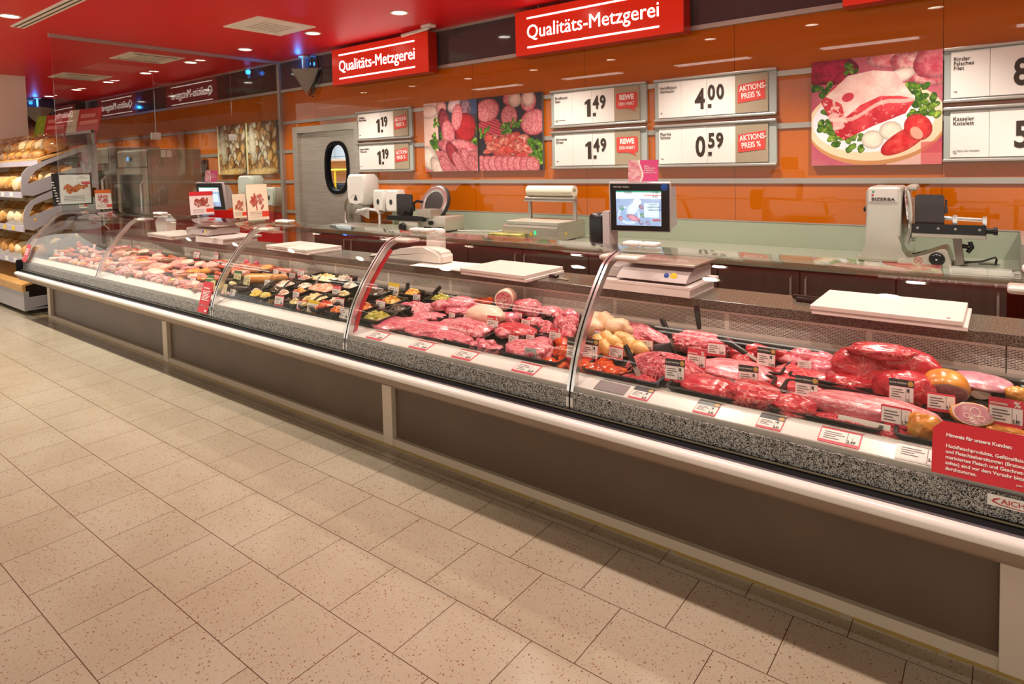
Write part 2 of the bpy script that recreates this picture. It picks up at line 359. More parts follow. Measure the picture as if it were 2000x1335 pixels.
# ------------------------------------------------------------------ ceiling fixtures
M_glow = emis('spot_glow', (1, .9, .72, 1), 14, '#ffffff'); M_ref = mat('lamp_reflector', '#f4f0e8', .2, .8)
def downlight(x, y, label, grp, on=True, col=WARM, e=SPOT_E):
    t = thing('downlight', label, 'ceiling lamp', (x, y, ZC), 0, grp)
    bm = nb(); lathe(bm, [(.085, 0), (.085, -.006), (.07, -.008), (.062, -.002), (.062, .0)], 24); obj('trim_ring', bm, M_white, t, True)
    bm = nb(); lathe(bm, [(.062, -.003), (.05, -.0015), (0, -.001)], 24); obj('bulb', bm, M_glow, t, True)
    bm = nb(); bx(bm, -.06, -.004, -.012, .06, .004, -.004, M=Matrix.Rotation(R(25), 4, 'Z')); obj('cross_bar', bm, M_ref, t)
    if on: lamp('bulb_light', 'SPOT', (0, 0, -.03), e, col, (0, 0, 0), t, spot_size=R(100), spot_blend=.6, shadow_soft_size=.05)
    return t
for i in range(-7, 5):
    x = -4.395+1.312*i
    if x > 2.5: continue
    where = {-1: 'over the left hanging sign', 0: 'between the two big hanging signs', -2: 'behind the square vent, in front of the uplighter'}.get(i, '%s behind the glass partition, in the rear row' % {-3: 'first', -4: 'second', -5: 'third', -6: 'fourth', -7: 'fifth'}.get(i, 'next') if x < XP else 'in the rear row %s' % {1: 'over the film wrapper', 2: 'over the front scale'}.get(i, 'over the big slicer'))
    downlight(x, 4.06, 'round recessed ceiling spotlight ' + where, 'rear row of ceiling spotlights')
for i in range(-2, 3):
    downlight(-6.95+1.312*i, 1.82, 'round recessed ceiling spotlight in the front row above the shopping aisle', 'front row of ceiling spotlights', e=SPOT_F)
for x in (-2.75, -1.65, -.55, .55): downlight(x, 2.3, 'round pinkish spotlight over the fresh meat end of the counter', 'pinkish meat spotlights', col=PINK, e=SPOT_P)
M_vent = mat('vent_white', '#fbf3e6', .5); M_ventd = mat('vent_dark_gap', '#5a4a3a', .7)
for x, y, lab in ((-5.72, 3.58, 'square white ceiling vent nearest the hanging signs'), (-8.34, 3.54, 'square white ceiling vent just behind the glass partition'), (-10.58, 3.56, 'farthest square white ceiling vent near the pillar'), (-3.1, 3.58, 'square white ceiling vent cut by the top edge of the photo')):
    v = thing('ceiling_vent', lab, 'vent', (x, y, ZC), 0, 'square ceiling vents')
    bm = nb(); bx(bm, -.31, -.31, -.012, .31, .31, 0, .004); obj('vent_plate', bm, M_vent, v)
    bm = nb()
    for k_ in range(6):
        for j in range(6): bx(bm, -.17+.06*k_, -.17+.06*j, -.0155, -.13+.06*k_, -.13+.06*j, -.0125)
    obj('grille', bm, M_offw, v)
    bm = nb()
    for s in (-1, 1):
        bx(bm, s*.235-.02, -.25, -.0135, s*.235+.02, .25, -.0118)
    obj('slot', bm, M_vent if x > -6 else M_ventd, v)
sv = thing('slot_vent', 'long slotted air outlet in the red ceiling at top left', 'vent', (-6.3, 1.99, ZC))
bm = nb(); bx(bm, -1.1, -.055, -.012, 1.3, .055, 0, .003); obj('vent_plate', bm, M_vent, sv)
bm = nb()
for s in (-.024, .022): bx(bm, -1.07, s-.008, -.0135, 1.28, s+.008, -.0115)
obj('slot', bm, M_ventd, sv)
def linear(x, y, lab):
    t = thing('linear_lamp', lab, 'ceiling lamp', (x, y, 3.5), 0, 'linear ceiling lamps over the aisle')
    bm = nb(); bx(bm, -.8, -.16, -.08, .8, .16, 0, .006); obj('lamp_housing', bm, M_white, t)
    for s in (-.08, .08):
        bm = nb(); bx(bm, -.7, s-.018, -.09, .7, s+.018, -.0805); obj('tube_light', bm, emis('tube_glow', (1, .93, .82, 1), LIN_E, '#ffffff') if 'tube_glow' not in bpy.data.materials else bpy.data.materials['tube_glow'], t)
for x in (-9.6, -7.0, -4.4, -1.8, .8):
    for y in (.6, -2.2): linear(x, y, 'twin tube ceiling lamp over the shopping aisle, reflected in the counter glass')
# uplighter wedge with blue lamp
def uplighter(x, y, rz, lab):
    u = thing('uplighter', lab, 'wall lamp', (x, y, 2.62), rz)
    bm = nb(); v = [bm.verts.new(p) for p in ((-.3, -.02, .2), (0, -.24, .2), (.3, -.02, .2), (0, -.03, -.1))]
    for f in ((0, 1, 3), (1, 2, 3), (0, 3, 2), (0, 2, 1)): bm.faces.new([v[i] for i in f])
    obj('wedge_shade', bm, mat('uplighter_grey', '#8b8479', .4), u)
    bm = nb(); cyl(bm, (0, -.06, .2), (0, -.06, .36), .018); bx(bm, -.05, -.1, .36, .05, -.02, .378, .004); obj('mount_stem', bm, M_white, u)
    bm = nb(); tube(bm, [(.1, -.03, .37), (.24, -.03, .34), (.27, -.03, .2), (.2, -.05, .05), (.14, -.03, -.05), (.05, -.03, -.12), (.12, -.03, -.13)], .008); tube(bm, [(.27, -.03, .2), (.18, -.04, .0), (.12, -.03, -.1)], .012); obj('cable', bm, M_black, u)
    lamp('blue_lamp', 'POINT', (-.05, -.1, .3), BLUE_E, (.02, .25, 1), parent=u, shadow_soft_size=.03)
uplighter(-6.92, YW-.02, 0, 'wedge-shaped grey uplighter glowing blue next to the left hanging sign')
uplighter(-14.05, 4.0, R(90), 'pale wedge uplighter glowing blue in the far corner behind the bakery')
em = thing('ceiling_sensor', 'small white sensor arm at the ceiling edge between the two hanging signs', 'sensor', (-4.55, 4.6, ZC))
bm = nb(); bx(bm, -.08, -.05, -.03, .05, .05, 0, .01); obj('base', bm, M_white, em)
bm = nb(); tube(bm, [(-.02, 0, -.035), (-.42, .02, -.05)], .018); obj('arm', bm, M_white, em)
# ------------------------------------------------------------------ hanging signs
M_sign = mat('red_sign_face', '#cf2a16', .22); NT(M_sign).b.inputs['Emission Color'].default_value = lin('#e02c10'); NT(M_sign).b.inputs['Emission Strength'].default_value = .28
M_signside = mat('red_sign_side', '#b3240f', .3); M_lit = emis('lit_white_letters', (1, .93, .84, 1), 3.6, '#ffffff')
def sign(x0, x1, z0, z1, lab):
    yf = YW-.17; s = thing('hanging_sign', lab, 'sign', ((x0+x1)/2, yf, z0), 0, 'lit hanging department signs'); w, h = x1-x0, z1-z0
    bm = nb(); bx(bm, -w/2, 0, 0, w/2, .13, h, .004); obj('sign_box', bm, M_signside, s)
    bm = nb(); bx(bm, -w/2+.004, -.004, .004, w/2-.004, 0.001, h-.004); obj('sign_face', bm, M_sign, s)
    tw = w*.79; o = txt('lettering', 'Qualitäts-Metzgerei', h*.42, M_lit, s, onwall(-w*.42, -.006, h*.37))
    xs = [v.co.x for v in o.data.vertices]; f = tw/(max(xs)-min(xs))
    for v in o.data.vertices: v.co.x = -w*.415 + (v.co.x-min(xs))*f
    for z in (h*.155, h*.80):
        bm = nb(); bx(bm, -w*.415, -.007, z, -w*.415+tw, -.004, z+h*.034); obj('lit_line', bm, M_lit, s)
    for q in (-.36, .36):
        bm = nb(); tube(bm, [(w*q, .05, h), (w*q, .05, ZC-z0)], .004, 6); obj('hanger', bm, M_alu, s)
def xf(X, Y): return X*Y/YW      # same pixel, nearer plane
a = py(648, 107, YW-.17); b = py(838, 140, YW-.17); sign(a.x, b.x, b.z, 2.965, 'lit red sign reading Qualitäts-Metzgerei, the left one, above the steel door')
a = py(1006, 39, YW-.17); b = py(1336, 62, YW-.17); sign(a.x, b.x, b.z, 2.965, 'lit red sign reading Qualitäts-Metzgerei, the large one above the price boards')
a = py(1645, 14, YW-.17); sign(a.x, a.x+1.66, a.z, 2.965, 'lit red sign cut off by the top right corner of the photo')
# ------------------------------------------------------------------ painted pictures
def pic(name, paint, x0, z0, x1, z1, y, n, m, parent, thick=.012):
    w, h = x1-x0, z1-z0; nx = n; nz = max(2, int(n*h/w)); u, v = np.meshgrid((np.arange(nx+1))/nx, (np.arange(nz+1))/nz)
    col = np.ones((nz+1, nx+1, 3)); paint(u, v, col)
    bm = nb(); bx(bm, x0, y, z0, x1, y+thick, z1)
    me = bpy.data.meshes.new(name); bm.to_mesh(me); bm.free()
    nv = len(me.vertices); V = [tuple(q.co) for q in me.vertices]; F = [tuple(p.vertices) for p in me.polygons]
    V += [(x0+w*a, y-.0008, z0+h*b) for a, b in zip(u.ravel(), v.ravel())]
    F += [(nv+j*(nx+1)+i, nv+j*(nx+1)+i+1, nv+(j+1)*(nx+1)+i+1, nv+(j+1)*(nx+1)+i) for j in range(nz) for i in range(nx)]
    me2 = bpy.data.meshes.new(name); me2.from_pydata(V, [], F); bpy.data.meshes.remove(me)
    at = me2.color_attributes.new('Col', 'FLOAT_COLOR', 'POINT'); L = np.where(col <= .04045, col/12.92, ((np.clip(col, 0, 1)+.055)/1.055)**2.4).reshape(-1, 3)
    A = np.ones((nv+len(L), 4)); A[:nv, :3] = .2; A[nv:, :3] = L; at.data.foreach_set('color', A.ravel())
    return obj(name, me2, m, parent, world=True)
_rs = np.random.RandomState(5); _gr = _rs.rand(64, 64)
def vn(u, v, s, o=0):
    x = u*s+o*7.3; y = v*s+o*3.1; xi = np.floor(x).astype(int); yi = np.floor(y).astype(int); fx = x-xi; fy = y-yi; fx = fx*fx*(3-2*fx); fy = fy*fy*(3-2*fy)
    g = lambda a, b: _gr[a % 64, b % 64]
    return (g(xi, yi)*(1-fx)+g(xi+1, yi)*fx)*(1-fy)+(g(xi, yi+1)*(1-fx)+g(xi+1, yi+1)*fx)*fy
def fbm(u, v, s, o=0): return vn(u, v, s, o)*.5+vn(u, v, s*2.1, o+1)*.3+vn(u, v, s*4.3, o+2)*.2
def hx(h): h = h.lstrip('#'); return np.array([int(h[i:i+2], 16)/255 for i in (0, 2, 4)])
def ell(u, v, cx, cy, rx, ry, a=0, wob=0, s=6):
    c, q = math.cos(R(a)), math.sin(R(a)); x = (u-cx)*c+(v-cy)*q; y = -(u-cx)*q+(v-cy)*c
    return (x/rx)**2+(y/ry)**2+wob*(fbm(u, v, s, cx*9)-.5)
def put(col, mask, c, alpha=1): col[mask] = col[mask]*(1-alpha)+(hx(c) if isinstance(c, str) else c[mask])*alpha
def mixc(f, a, b): f = np.clip(f, 0, 1)[..., None]; return hx(a)*(1-f)+hx(b)*f
def blobp(col, u, v, cx, cy, rx, ry, a, c0, c1, edge=None, wob=.3, s=8, sh=.35):
    d = ell(u, v, cx, cy, rx, ry, a, wob); m = d < 1
    f = fbm(u, v, s*3, cx*5+cy); base = mixc((f-.3)*2, c0, c1)*(1-sh*np.clip(d, 0, 1)[..., None]**2)
    put(col, m, base)
    if edge: put(col, (d < 1) & (d > .8), edge, .8)
def lettuce(col, u, v, cx, cy, r, seed):
    rg = random.Random(seed)
    for i in range(14):
        blobp(col, u, v, cx+rg.uniform(-r, r), cy+rg.uniform(-r, r), r*.45, r*.3, rg.uniform(0, 180), '#2f5a12', rg.choice(['#8fb83a', '#6f9a28', '#b8cf50']), wob=.9, s=10)
def salami(col, u, v, cx, cy, rx, ry, a, body='#9c3036', face='#c25a62'):
    blobp(col, u, v, cx, cy, rx, ry, a, face, '#e7a3a0', '#a63a44', .1, 22, .15)
def P_steak(u, v, col):
    col[:] = mixc(fbm(u, v, 5), '#d98a86', '#c9486a'); col[:] = col*.9
    for cx, cy, rx, ry, a, c0, c1 in ((.08, .93, .3, .16, -10, '#c01f4a', '#7a1028'), (.62, .95, .18, .08, -8, '#d4646c', '#f0b6ae'), (.85, .85, .25, .13, -25, '#d0525e', '#f4cdbf'), (.7, .8, .12, .06, 20, '#f3c9b8', '#f8e0d2'), (.98, .92, .2, .16, 30, '#cc4458', '#e58c90')): blobp(col, u, v, cx, cy, rx, ry, a, c0, c1, wob=.4)
    put(col, ell(u, v, .5, .37, .53, .37, 3) < 1, '#c98d5a'); put(col, ell(u, v, .5, .40, .53, .36, 3) < 1, '#efd2ad'); put(col, ell(u, v, .48, .42, .47, .30, 3) < 1, '#efe9ea')
    put(col, (v < .1) & (u > .6) & (ell(u, v, .5, .37, .53, .37, 3) > 1), '#e3b3a6'); put(col, (v < .2) & (u > .85), '#d25458', .7)
    for cx, cy, r, s in ((.08, .7, .08, 1), (.15, .42, .1, 2), (.25, .26, .09, 3), (.36, .21, .07, 4), (.8, .62, .09, 5), (.88, .52, .09, 6), (.82, .44, .06, 7), (.33, .9, .05, 8)): lettuce(col, u, v, cx, cy, r, s)
    poly = [(.08, .61), (.16, .72), (.3, .84), (.5, .87), (.66, .84), (.72, .74), (.81, .58), (.74, .46), (.5, .36), (.27, .24), (.2, .3), (.15, .45)]
    m = inpoly(u, v, poly); put(col, m, mixc((fbm(u, v, 7)-.35)*2.5, '#b51f2b', '#d8474c'))
    top = inpoly(u, v, [(.12, .66), (.3, .84), (.5, .87), (.66, .84), (.73, .72), (.81, .58), (.7, .62), (.55, .63), (.4, .56), (.28, .45), (.25, .58)]); put(col, top & m, mixc((fbm(u, v, 9, 3)-.3)*2, '#e9b3a8', '#f6dfd0'))
    put(col, m & (np.abs(v-(.36+.32*u+.03*np.sin(u*14))) < .018), '#f0c4b4', .8); put(col, m & (fbm(u, v, 24, 5) > .68), '#ecc0b2', .6)
    put(col, inpoly(u, v, [(.1, .6), (.2, .68), (.25, .56), (.3, .4), (.27, .25), (.2, .3), (.14, .45)]) & (fbm(u, v, 14, 7) > .5), '#f0cdbf', .8)
    put(col, ell(u, v, .3, .64, .05, .04, 30) < 1, '#c43a48')
    for cx, cy in ((.495, .235), (.63, .31)): blobp(col, u, v, cx, cy, .085, .085, 0, '#f7ead6', '#efd9bd', wob=.05, sh=.25)
    blobp(col, u, v, .73, .22, .2, .085, 35, '#d21f26', '#e8584a', wob=.15, sh=.2); blobp(col, u, v, .83, .33, .1, .12, 20, '#d8232a', '#e8604f', wob=.1, sh=.25); put(col, ell(u, v, .82, .28, .04, .06, 30) < 1, '#f0a48c')
def inpoly(u, v, poly):
    m = np.zeros(u.shape, bool); n = len(poly)
    for i in range(n):
        x0, y0 = poly[i]; x1, y1 = poly[(i+1) % n]
        with np.errstate(divide='ignore', invalid='ignore'): m ^= ((y0 > v) != (y1 > v)) & (u < (x1-x0)*(v-y0)/(y1-y0+1e-12)+x0)
    return m
def P_saus1(u, v, col):
    col[:] = mixc(fbm(u, v, 6), '#2a2430', '#4a3a40')
    put(col, u < .28, mixc(fbm(u, v, 5, 2), '#e9d3c4', '#d9a08c')); put(col, (u > .55) & (v > .8), '#3d4a6a')
    for a in ((.1, .88, .2, .1, 0, '#e9c8b8', '#f2ddd0'), (.35, .92, .1, .1, 60, '#d98a86', '#eab0a4'), (.6, .95, .14, .1, 40, '#c2a0a0', '#e0c0b8'), (.8, .9, .1, .12, 30, '#6a4a58', '#aa8088')): blobp(col, u, v, *a)
    for s, (cx, cy, r) in enumerate(((.25, .48, .12), (.3, .36, .1), (.24, .72, .06), (.98, .5, .12))): lettuce(col, u, v, cx, cy, r, s+20)
    blobp(col, u, v, .4, .72, .1, .2, 15, '#7a2530', '#a2404a'); blobp(col, u, v, .78, .6, .2, .22, -10, '#c4282c', '#8c1a22', wob=.1)
    salami(col, u, v, .47, .53, .12, .22, 12); salami(col, u, v, .64, .76, .1, .19, -10)
    put(col, v < .3, mixc(fbm(u, v, 6, 4), '#d08a86', '#b24a50'))
    for a in ((.08, .2, .2, .16, -40, '#f0e2d2', '#ddc0a8'), (.25, .05, .2, .1, -50, '#efe0cf', '#d9b8a4'), (.45, .35, .2, .09, -20, '#d9888a', '#b24a56'), (.75, .36, .28, .08, -12, '#cf5a64', '#e6a0a0'), (.55, .24, .2, .1, -60, '#b23a42', '#8c2a30')): blobp(col, u, v, *a)
    for cx, cy in ((.66, .12), (.82, .16), (.94, .06), (.42, .06)): salami(col, u, v, cx, cy, .09, .2, 35)
def P_saus2(u, v, col):
    col[:] = '#2b2228' and mixc(fbm(u, v, 6), '#241c22', '#3a3036')
    salami(col, u, v, .15, .82, .2, .16, 10); salami(col, u, v, .55, .95, .14, .1, 0); salami(col, u, v, .8, .9, .12, .14, 0); salami(col, u, v, .88, .62, .2, .17, 5); salami(col, u, v, .5, .72, .13, .15, 0)
    for cx in (.6, .8): blobp(col, u, v, cx, .93, .1, .1, 90, '#e9c4b0', '#f0d6c6', wob=.1)
    put(col, inpoly(u, v, [(.0, .66), (.32, .7), (.45, .5), (.2, .42), (.0, .55)]), mixc(np.sin(v*160+u*60)*.5+.5, '#8a1f2c', '#c4505a'))
    for s, (cx, cy, r) in enumerate(((.45, .56, .08), (.1, .52, .07), (.92, .25, .15), (.85, .1, .14), (.62, .62, .06))): lettuce(col, u, v, cx, cy, r, s+40)
    rg = random.Random(3)
    for i in range(46):
        cx, cy = rg.uniform(.15, .75), rg.uniform(.16, .46); blobp(col, u, v, cx, cy, rg.uniform(.06, .13), rg.uniform(.03, .06), rg.uniform(-60, 60), '#c23a34', rg.choice(['#e6a890', '#d86a5a', '#f0c8b0']), wob=.8)
    for i in range(9): salami(col, u, v, .05+.1*i, .1-.004*i, .1, .12, 30)
def P_bread(u, v, col):
    col[:] = mixc(fbm(u, v, 5), '#5a3a22', '#8a5a30'); rg = random.Random(11)
    for i in range(60):
        k_ = i/60; cx, cy = rg.random(), 1-k_*.9-rg.uniform(0, .12); c = rg.choice([('#d8b890', '#f2e4cc'), ('#c88a44', '#e8bf84'), ('#b87a3c', '#d8a868'), ('#a0622c', '#c88c4c')])
        blobp(col, u, v, cx, cy, rg.uniform(.06, .1), rg.uniform(.07, .16), rg.uniform(-40, 40), c[0], c[1], wob=.15, sh=.6)
    blobp(col, u, v, .22, .6, .11, .38, 5, '#e8dcc8', '#d0b48c', wob=.2); blobp(col, u, v, .5, .05, .5, .08, 3, '#d8a45c', '#f0d098'); put(col, u < .06, '#e6d4a0')
M_pic = vcol('printed_picture', .35)
def picture(paint, x0, x1, lab, n=130, name='wall_picture', cat='picture', grp=None):
    t = thing(name, lab, cat, ((x0+x1)/2, YW-.02, 1.535), 0, grp); pic('print', paint, x0, 1.535, x1, 2.25, YW-.035, n, M_pic, t, .03); return t
picture(P_steak, -1.075, -.317, 'wall photo print of a large raw beef joint on a wooden plate', 300)
picture(P_saus1, -4.885, -4.145, 'wall photo print of whole and sliced sausages with lettuce, left of the pair', 220)
picture(P_saus2, -4.125, -3.36, 'wall photo print of sliced salami and ham platters, right of the pair', 220)
picture(P_bread, -9.19, -8.43, 'wall photo print of bread loaves, left panel behind the glass', 130)
picture(P_bread, -8.41, -7.65, 'wall photo print of bread rolls, right panel next to the partition edge', 130)
# ------------------------------------------------------------------ price boards
def pboard(x0, x1, z0, title, small, euro, cents, kind, lab):
    h = .34; w = x1-x0; t = thing('price_board', lab, 'price board', (x0, YW-.04, z0), 0, 'price boards on the orange wall')
    bm = nb(); bx(bm, 0, .012, .01, w, .038, h-.01); obj('backing', bm, mat('board_grey', '#aab0a8', .4) if 'board_grey' not in bpy.data.materials else bpy.data.materials['board_grey'], t)
    for z in (0, h-.022):
        bm = nb(); bx(bm, -.004, -.012, z, w+.004, .038, z+.022, .006); obj('rail', bm, M_alu, t)
    e = [.036, .243, .458, .69]; 
    for i in range(3):
        bm = nb(); bx(bm, e[i]*w+.001, .004-.001*(i % 2), .03, e[i+1]*w-.001, .012, h-.028); obj('price_sheet', bm, M_paper, t)
    bm = nb(); bx(bm, .69*w, .0, .03, .94*w, .012, h-.028); lb = obj('promotion_sheet', bm, M_brownp, t)
    txt('product_name', title, .034, M_ink, t, onwall(.05*w, .001, h-.085), bold=.0002, gap=.82, sx=.92)
    txt('unit_text', small, .014, M_ink, t, onwall(.05*w, .001, .065), gap=.9)
    ptxt('euro_digit', euro, .215, M_ink, t, .445*w, .001, .085, 'RIGHT', .006, .74)
    ptxt('cent_digits', cents, .152, M_ink, t, .468*w, .0, .15, 'LEFT', .005, .74)
    bm = nb(); bx(bm, .468*w, -.0005, .086, .468*w+.028, .002, .114); obj('decimal_point', bm, M_ink, t)
    cx, cz = .815*w, .175; L = .105*w
    if kind == 'A':
        bm = nb(); ext(bm, [(cx-L, cz-.072), (cx+L, cz-.052), (cx+L*1.02, cz+.085), (cx-L*.98, cz+.06)], 'xz', -.003, .0); l = obj('promotion_label', bm, M_labelred, t)
        Mr = onwall(cx-L*.86, -.0035, cz+.012) @ Matrix.Rotation(R(5), 4, 'Z'); txt('lettering', 'AKTIONS-', .057*w/.93, M_wtxt, l, Mr, 'LEFT', .001, .74)
        Mr = onwall(cx-L*.72, -.0035, cz-.042) @ Matrix.Rotation(R(5), 4, 'Z'); txt('lettering', 'PREIS %', .057*w/.93, M_wtxt, l, Mr, 'LEFT', .001, .74)
    else:
        bm = nb(); ext(bm, rrect(cx-L, cz-.045, cx+L, cz+.085, .02), 'xz', -.003, .0); ext(bm, [(cx+L*.1, cz-.044), (cx+L*.62, cz-.044), (cx+L*.85, cz-.075)], 'xz', -.003, .0); l = obj('promotion_label', bm, M_labelred, t)
        txt('lettering', 'REWE', .058, M_wtxt, l, onwall(cx, -.0035, cz+.03), 'CENTER', .003, .86); txt('lettering', 'DEIN MARKT', .038, M_wtxt, l, onwall(cx, -.0035, cz-.018), 'CENTER', .0004, .66)
for a in ((-5.995, -5.075, 1.9, 'Geflügel-\nfleischsalat', '100g\n...', '1', '19', 'A', 'wall price board 1.19 in front of the steel door, upper of its pair'),
          (-5.995, -5.075, 1.54, 'Rügenwalder\nTeewurst', '100g', '1', '19', 'A', 'wall price board 1.19 in front of the steel door, lower of its pair'),
          (-3.26, -2.325, 1.905, 'Rindfleisch\nSalat', 'eigene Herstellung\n100g', '1', '49', 'R', 'wall price board Rindfleisch Salat 1.49 with red speech bubble'),
          (-3.26, -2.325, 1.54, 'Schwarze\nOliven', '100g', '1', '49', 'R', 'wall price board Schwarze Oliven 1.49 with red speech bubble'),
          (-2.25, -1.31, 1.905, 'Hackfleisch\nGemischt', '1kg', '4', '00', 'A', 'wall price board Hackfleisch Gemischt 4.00'),
          (-2.25, -1.31, 1.54, 'Paprika\nSchote', '100g', '0', '59', 'A', 'wall price board Paprika Schote 0.59'),
          (-.31, .63, 1.91, 'Rinder\nFalsches\nFilet', '1kg', '8', '88', 'R', 'wall price board Rinder Falsches Filet at the right edge'),
          (-.31, .63, 1.545, 'Kasseler\nKotelett', 'am Stück oder Scheiben\n1kg', '5', '99', 'R', 'wall price board Kasseler Kotelett at the right edge')): pboard(*a)
# ------------------------------------------------------------------ display counter
XL, XR = -8.67, 1.56
RIBS = [-8.66, -6.61, -4.48, -2.97, -1.457, .078, 1.58]
PR0 = [(2.25, .552), (2.256, .633), (2.306, .776), (2.374, .896), (2.466, 1.016), (2.562, 1.118), (2.61, 1.147), (2.66, 1.163), (2.737, 1.175), (2.87, 1.182)]
def crom(P, n=4):
    o = []
    for i in range(len(P)-1):
        p = [P[max(i-1, 0)], P[i], P[i+1], P[min(i+2, len(P)-1)]]
        for k_ in range(n):
            t_ = k_/n; o.append(tuple(.5*(2*p[1][j]+(p[2][j]-p[0][j])*t_+(2*p[0][j]-5*p[1][j]+4*p[2][j]-p[3][j])*t_*t_+(3*p[1][j]-p[0][j]-3*p[2][j]+p[3][j])*t_**3) for j in (0, 1)))
    return o+[P[-1]]
PR = crom(PR0)
def offs(P, d):
    o = []
    for i, p in enumerate(P):
        a, b = P[max(i-1, 0)], P[min(i+1, len(P)-1)]; t_ = Vector((b[0]-a[0], b[1]-a[1])).normalized(); o.append((p[0]+t_.y*d, p[1]-t_.x*d))
    return o
cn = thing('display_counter', 'long refrigerated meat counter with curved glass front and white bumper rail', 'display counter', (-3.5, 2.4, 0))
M_speck = mat('speckled_glass_print', '#ffffff', .2); t = NT(M_speck); f = t.noise(150, 2, dist=2.0)
t.l(t.ramp(f, [(.485, '#1e1e1f'), (.515, '#b9b6ae')]), t.b.inputs['Base Color'])
M_bump = mat('white_bumper', '#efe7dd', .22); M_roll = mat('taupe_moulding', '#8b7563', .35); M_plinth = mat('beige_plinth', '#c0ae98', .45)
M_strip = mat('bumper_steel_strip', '#8f8790', .25, .7); M_ledge = mat('white_price_ledge', '#ece6e0', .3)
bm = nb(); bx(bm, XL+.25, 2.40, 0, XR, 2.44, .042); obj('plinth', bm, M_plinth, cn, world=True)
PX = [-8.4, -5.59, -2.80, .0, 2.0]
for i, p in enumerate(PX[:-1]):
    bm = nb(); bx(bm, p-.04 if i < 3 else 0, 2.395, 0, p+.04 if i < 3 else .09, 2.46, .44, .003); obj('base_post', bm, M_beige, cn, world=True)
    if i < 3: bm = nb(); bx(bm, p+.045, 2.425, .04, (PX[i+1]-.04 if i < 2 else -.001), 2.45, .44); obj('base_panel', bm, M_panel, cn, world=True)
bm = nb(); bx(bm, .09, 2.425, .04, XR, 2.45, .44); obj('base_panel', bm, M_panel, cn, world=True)
bm = nb(); ext(bm, [(2.185, .492), (2.192, .462), (2.215, .44), (2.25, .43), (2.44, .43), (2.44, .50), (2.22, .50)], 'yz', XL, XR); obj('lower_moulding', bm, M_roll, cn, True, world=True)
bm = nb(); ext(bm, [(2.19, .490), (2.176, .497), (2.169, .508), (2.168, .52), (2.173, .530), (2.184, .535), (2.2, .536), (2.25, .536), (2.25, .49)], 'yz', XL, XR); obj('bumper_rail', bm, M_bump, cn, True, world=True, ang=60)
bm = nb(); ext(bm, [(2.196, .536), (2.198, .5395), (2.205, .5395), (2.207, .536)], 'yz', XL, XR); obj('steel_strip', bm, M_strip, cn, world=True)
bm = nb(); ext(bm, [(2.207, .536), (2.222, .543), (2.245, .552), (2.262, .556), (2.262, .536)], 'yz', XL, XR); obj('rubber_channel', bm, M_rubber, cn, world=True)
bm = nb(); tube(bm, [(XL, 2.233, .552), (XR, 2.233, .552)], .004, 6); obj('channel_bead', bm, mat('bead_olive', '#6e6752', .3, .5), cn, True, world=True)
bm = nb(); bx(bm, XL-.03, 2.19, .50, XL, 2.45, .66, .012); obj('end_cap', bm, M_rubber, cn, True, world=True)
bm = nb(); bx(bm, XL, 2.262, .628, XR, 2.274, .646); obj('front_profile', bm, M_alu, cn, world=True)
bm = nb(); ext(bm, [(2.274, .60), (2.274, .644), (2.358, .666), (2.358, .60)], 'yz', XL, XR); obj('price_ledge', bm, M_ledge, cn, world=True)
bm = nb(); bx(bm, XL, 2.358, .6, XR, 2.364, .676); bx(bm, XL, 2.3665, .6, XR, 2.37, .673); obj('ledge_lip', bm, M_chrome, cn, world=True)
bm = nb(); ext(bm, [(2.37, .56), (2.37, dk(2.37)-.004), (3.06, dk(3.06)-.004), (3.06, .56)], 'yz', XL, XR); obj('display_deck', bm, mat('deck_enamel', '#a8a29a', .35), cn, world=True)
bm = nb(); bx(bm, XL, 3.03, .715, XR, 3.10, .742); bx(bm, XL, 3.022, .70, XR, 3.03, .75); obj('deck_back_rail', bm, M_alu, cn, world=True)
M_grille = mat('perforated_grille', '#e3d2c6', .4); t = NT(M_grille); cc = t.n('TexCoord'); mp = t.n('Mapping'); mp.inputs['Rotation'].default_value = (R(90), 0, 0); t.l(cc.outputs['Object'], mp.inputs[0]); b2 = t.n('TexBrick', offset=.5); t.l(mp.outputs[0], b2.inputs['Vector'])
for a, v in (('Scale', 1), ('Mortar Size', .0021), ('Mortar Smooth', .3), ('Brick Width', .021), ('Row Height', .0066)): b2.inputs[a].default_value = v
b2.inputs['Color1'].default_value = b2.inputs['Color2'].default_value = lin('#2c2422'); b2.inputs['Mortar'].default_value = lin('#e3d2c6')
sz = t.n('SeparateXYZ'); t.l(cc.outputs['Object'], sz.inputs[0]); zz = sz.outputs[2]; inz = t.math('MULTIPLY', t.math('GREATER_THAN', zz, .757), t.math('LESS_THAN', zz, .836)); xm = t.math('MODULO', t.math('ADD', sz.outputs[0], 20.93-.0), .62)
inz = t.math('MULTIPLY', inz, t.math('GREATER_THAN', xm, .022)); mx = t.n('MixRGB'); t.l(inz, mx.inputs[0]); mx.inputs[1].default_value = lin('#e3d2c6'); t.l(b2.outputs['Color'], mx.inputs[2]); t.l(mx.outputs[0], t.b.inputs['Base Color'])
g0 = XL; n_ = 0
while g0 < XR-.05:
    g1 = min(g0+1.24, XR); bm = nb(); bx(bm, g0+.002, 3.10, .70, g1-.002, 3.112, .85); obj('air_grille', bm, M_grille, cn, world=True); g0 = g1
bm = nb(); bx(bm, XL+.02, 3.113, .02, XR, 3.38, .85); obj('rear_body', bm, M_cab, cn, world=True)
bm = nb(); bx(bm, XL+.02, 2.47, .02, XR, 3.112, .555); obj('tub', bm, M_cab, cn, world=True)
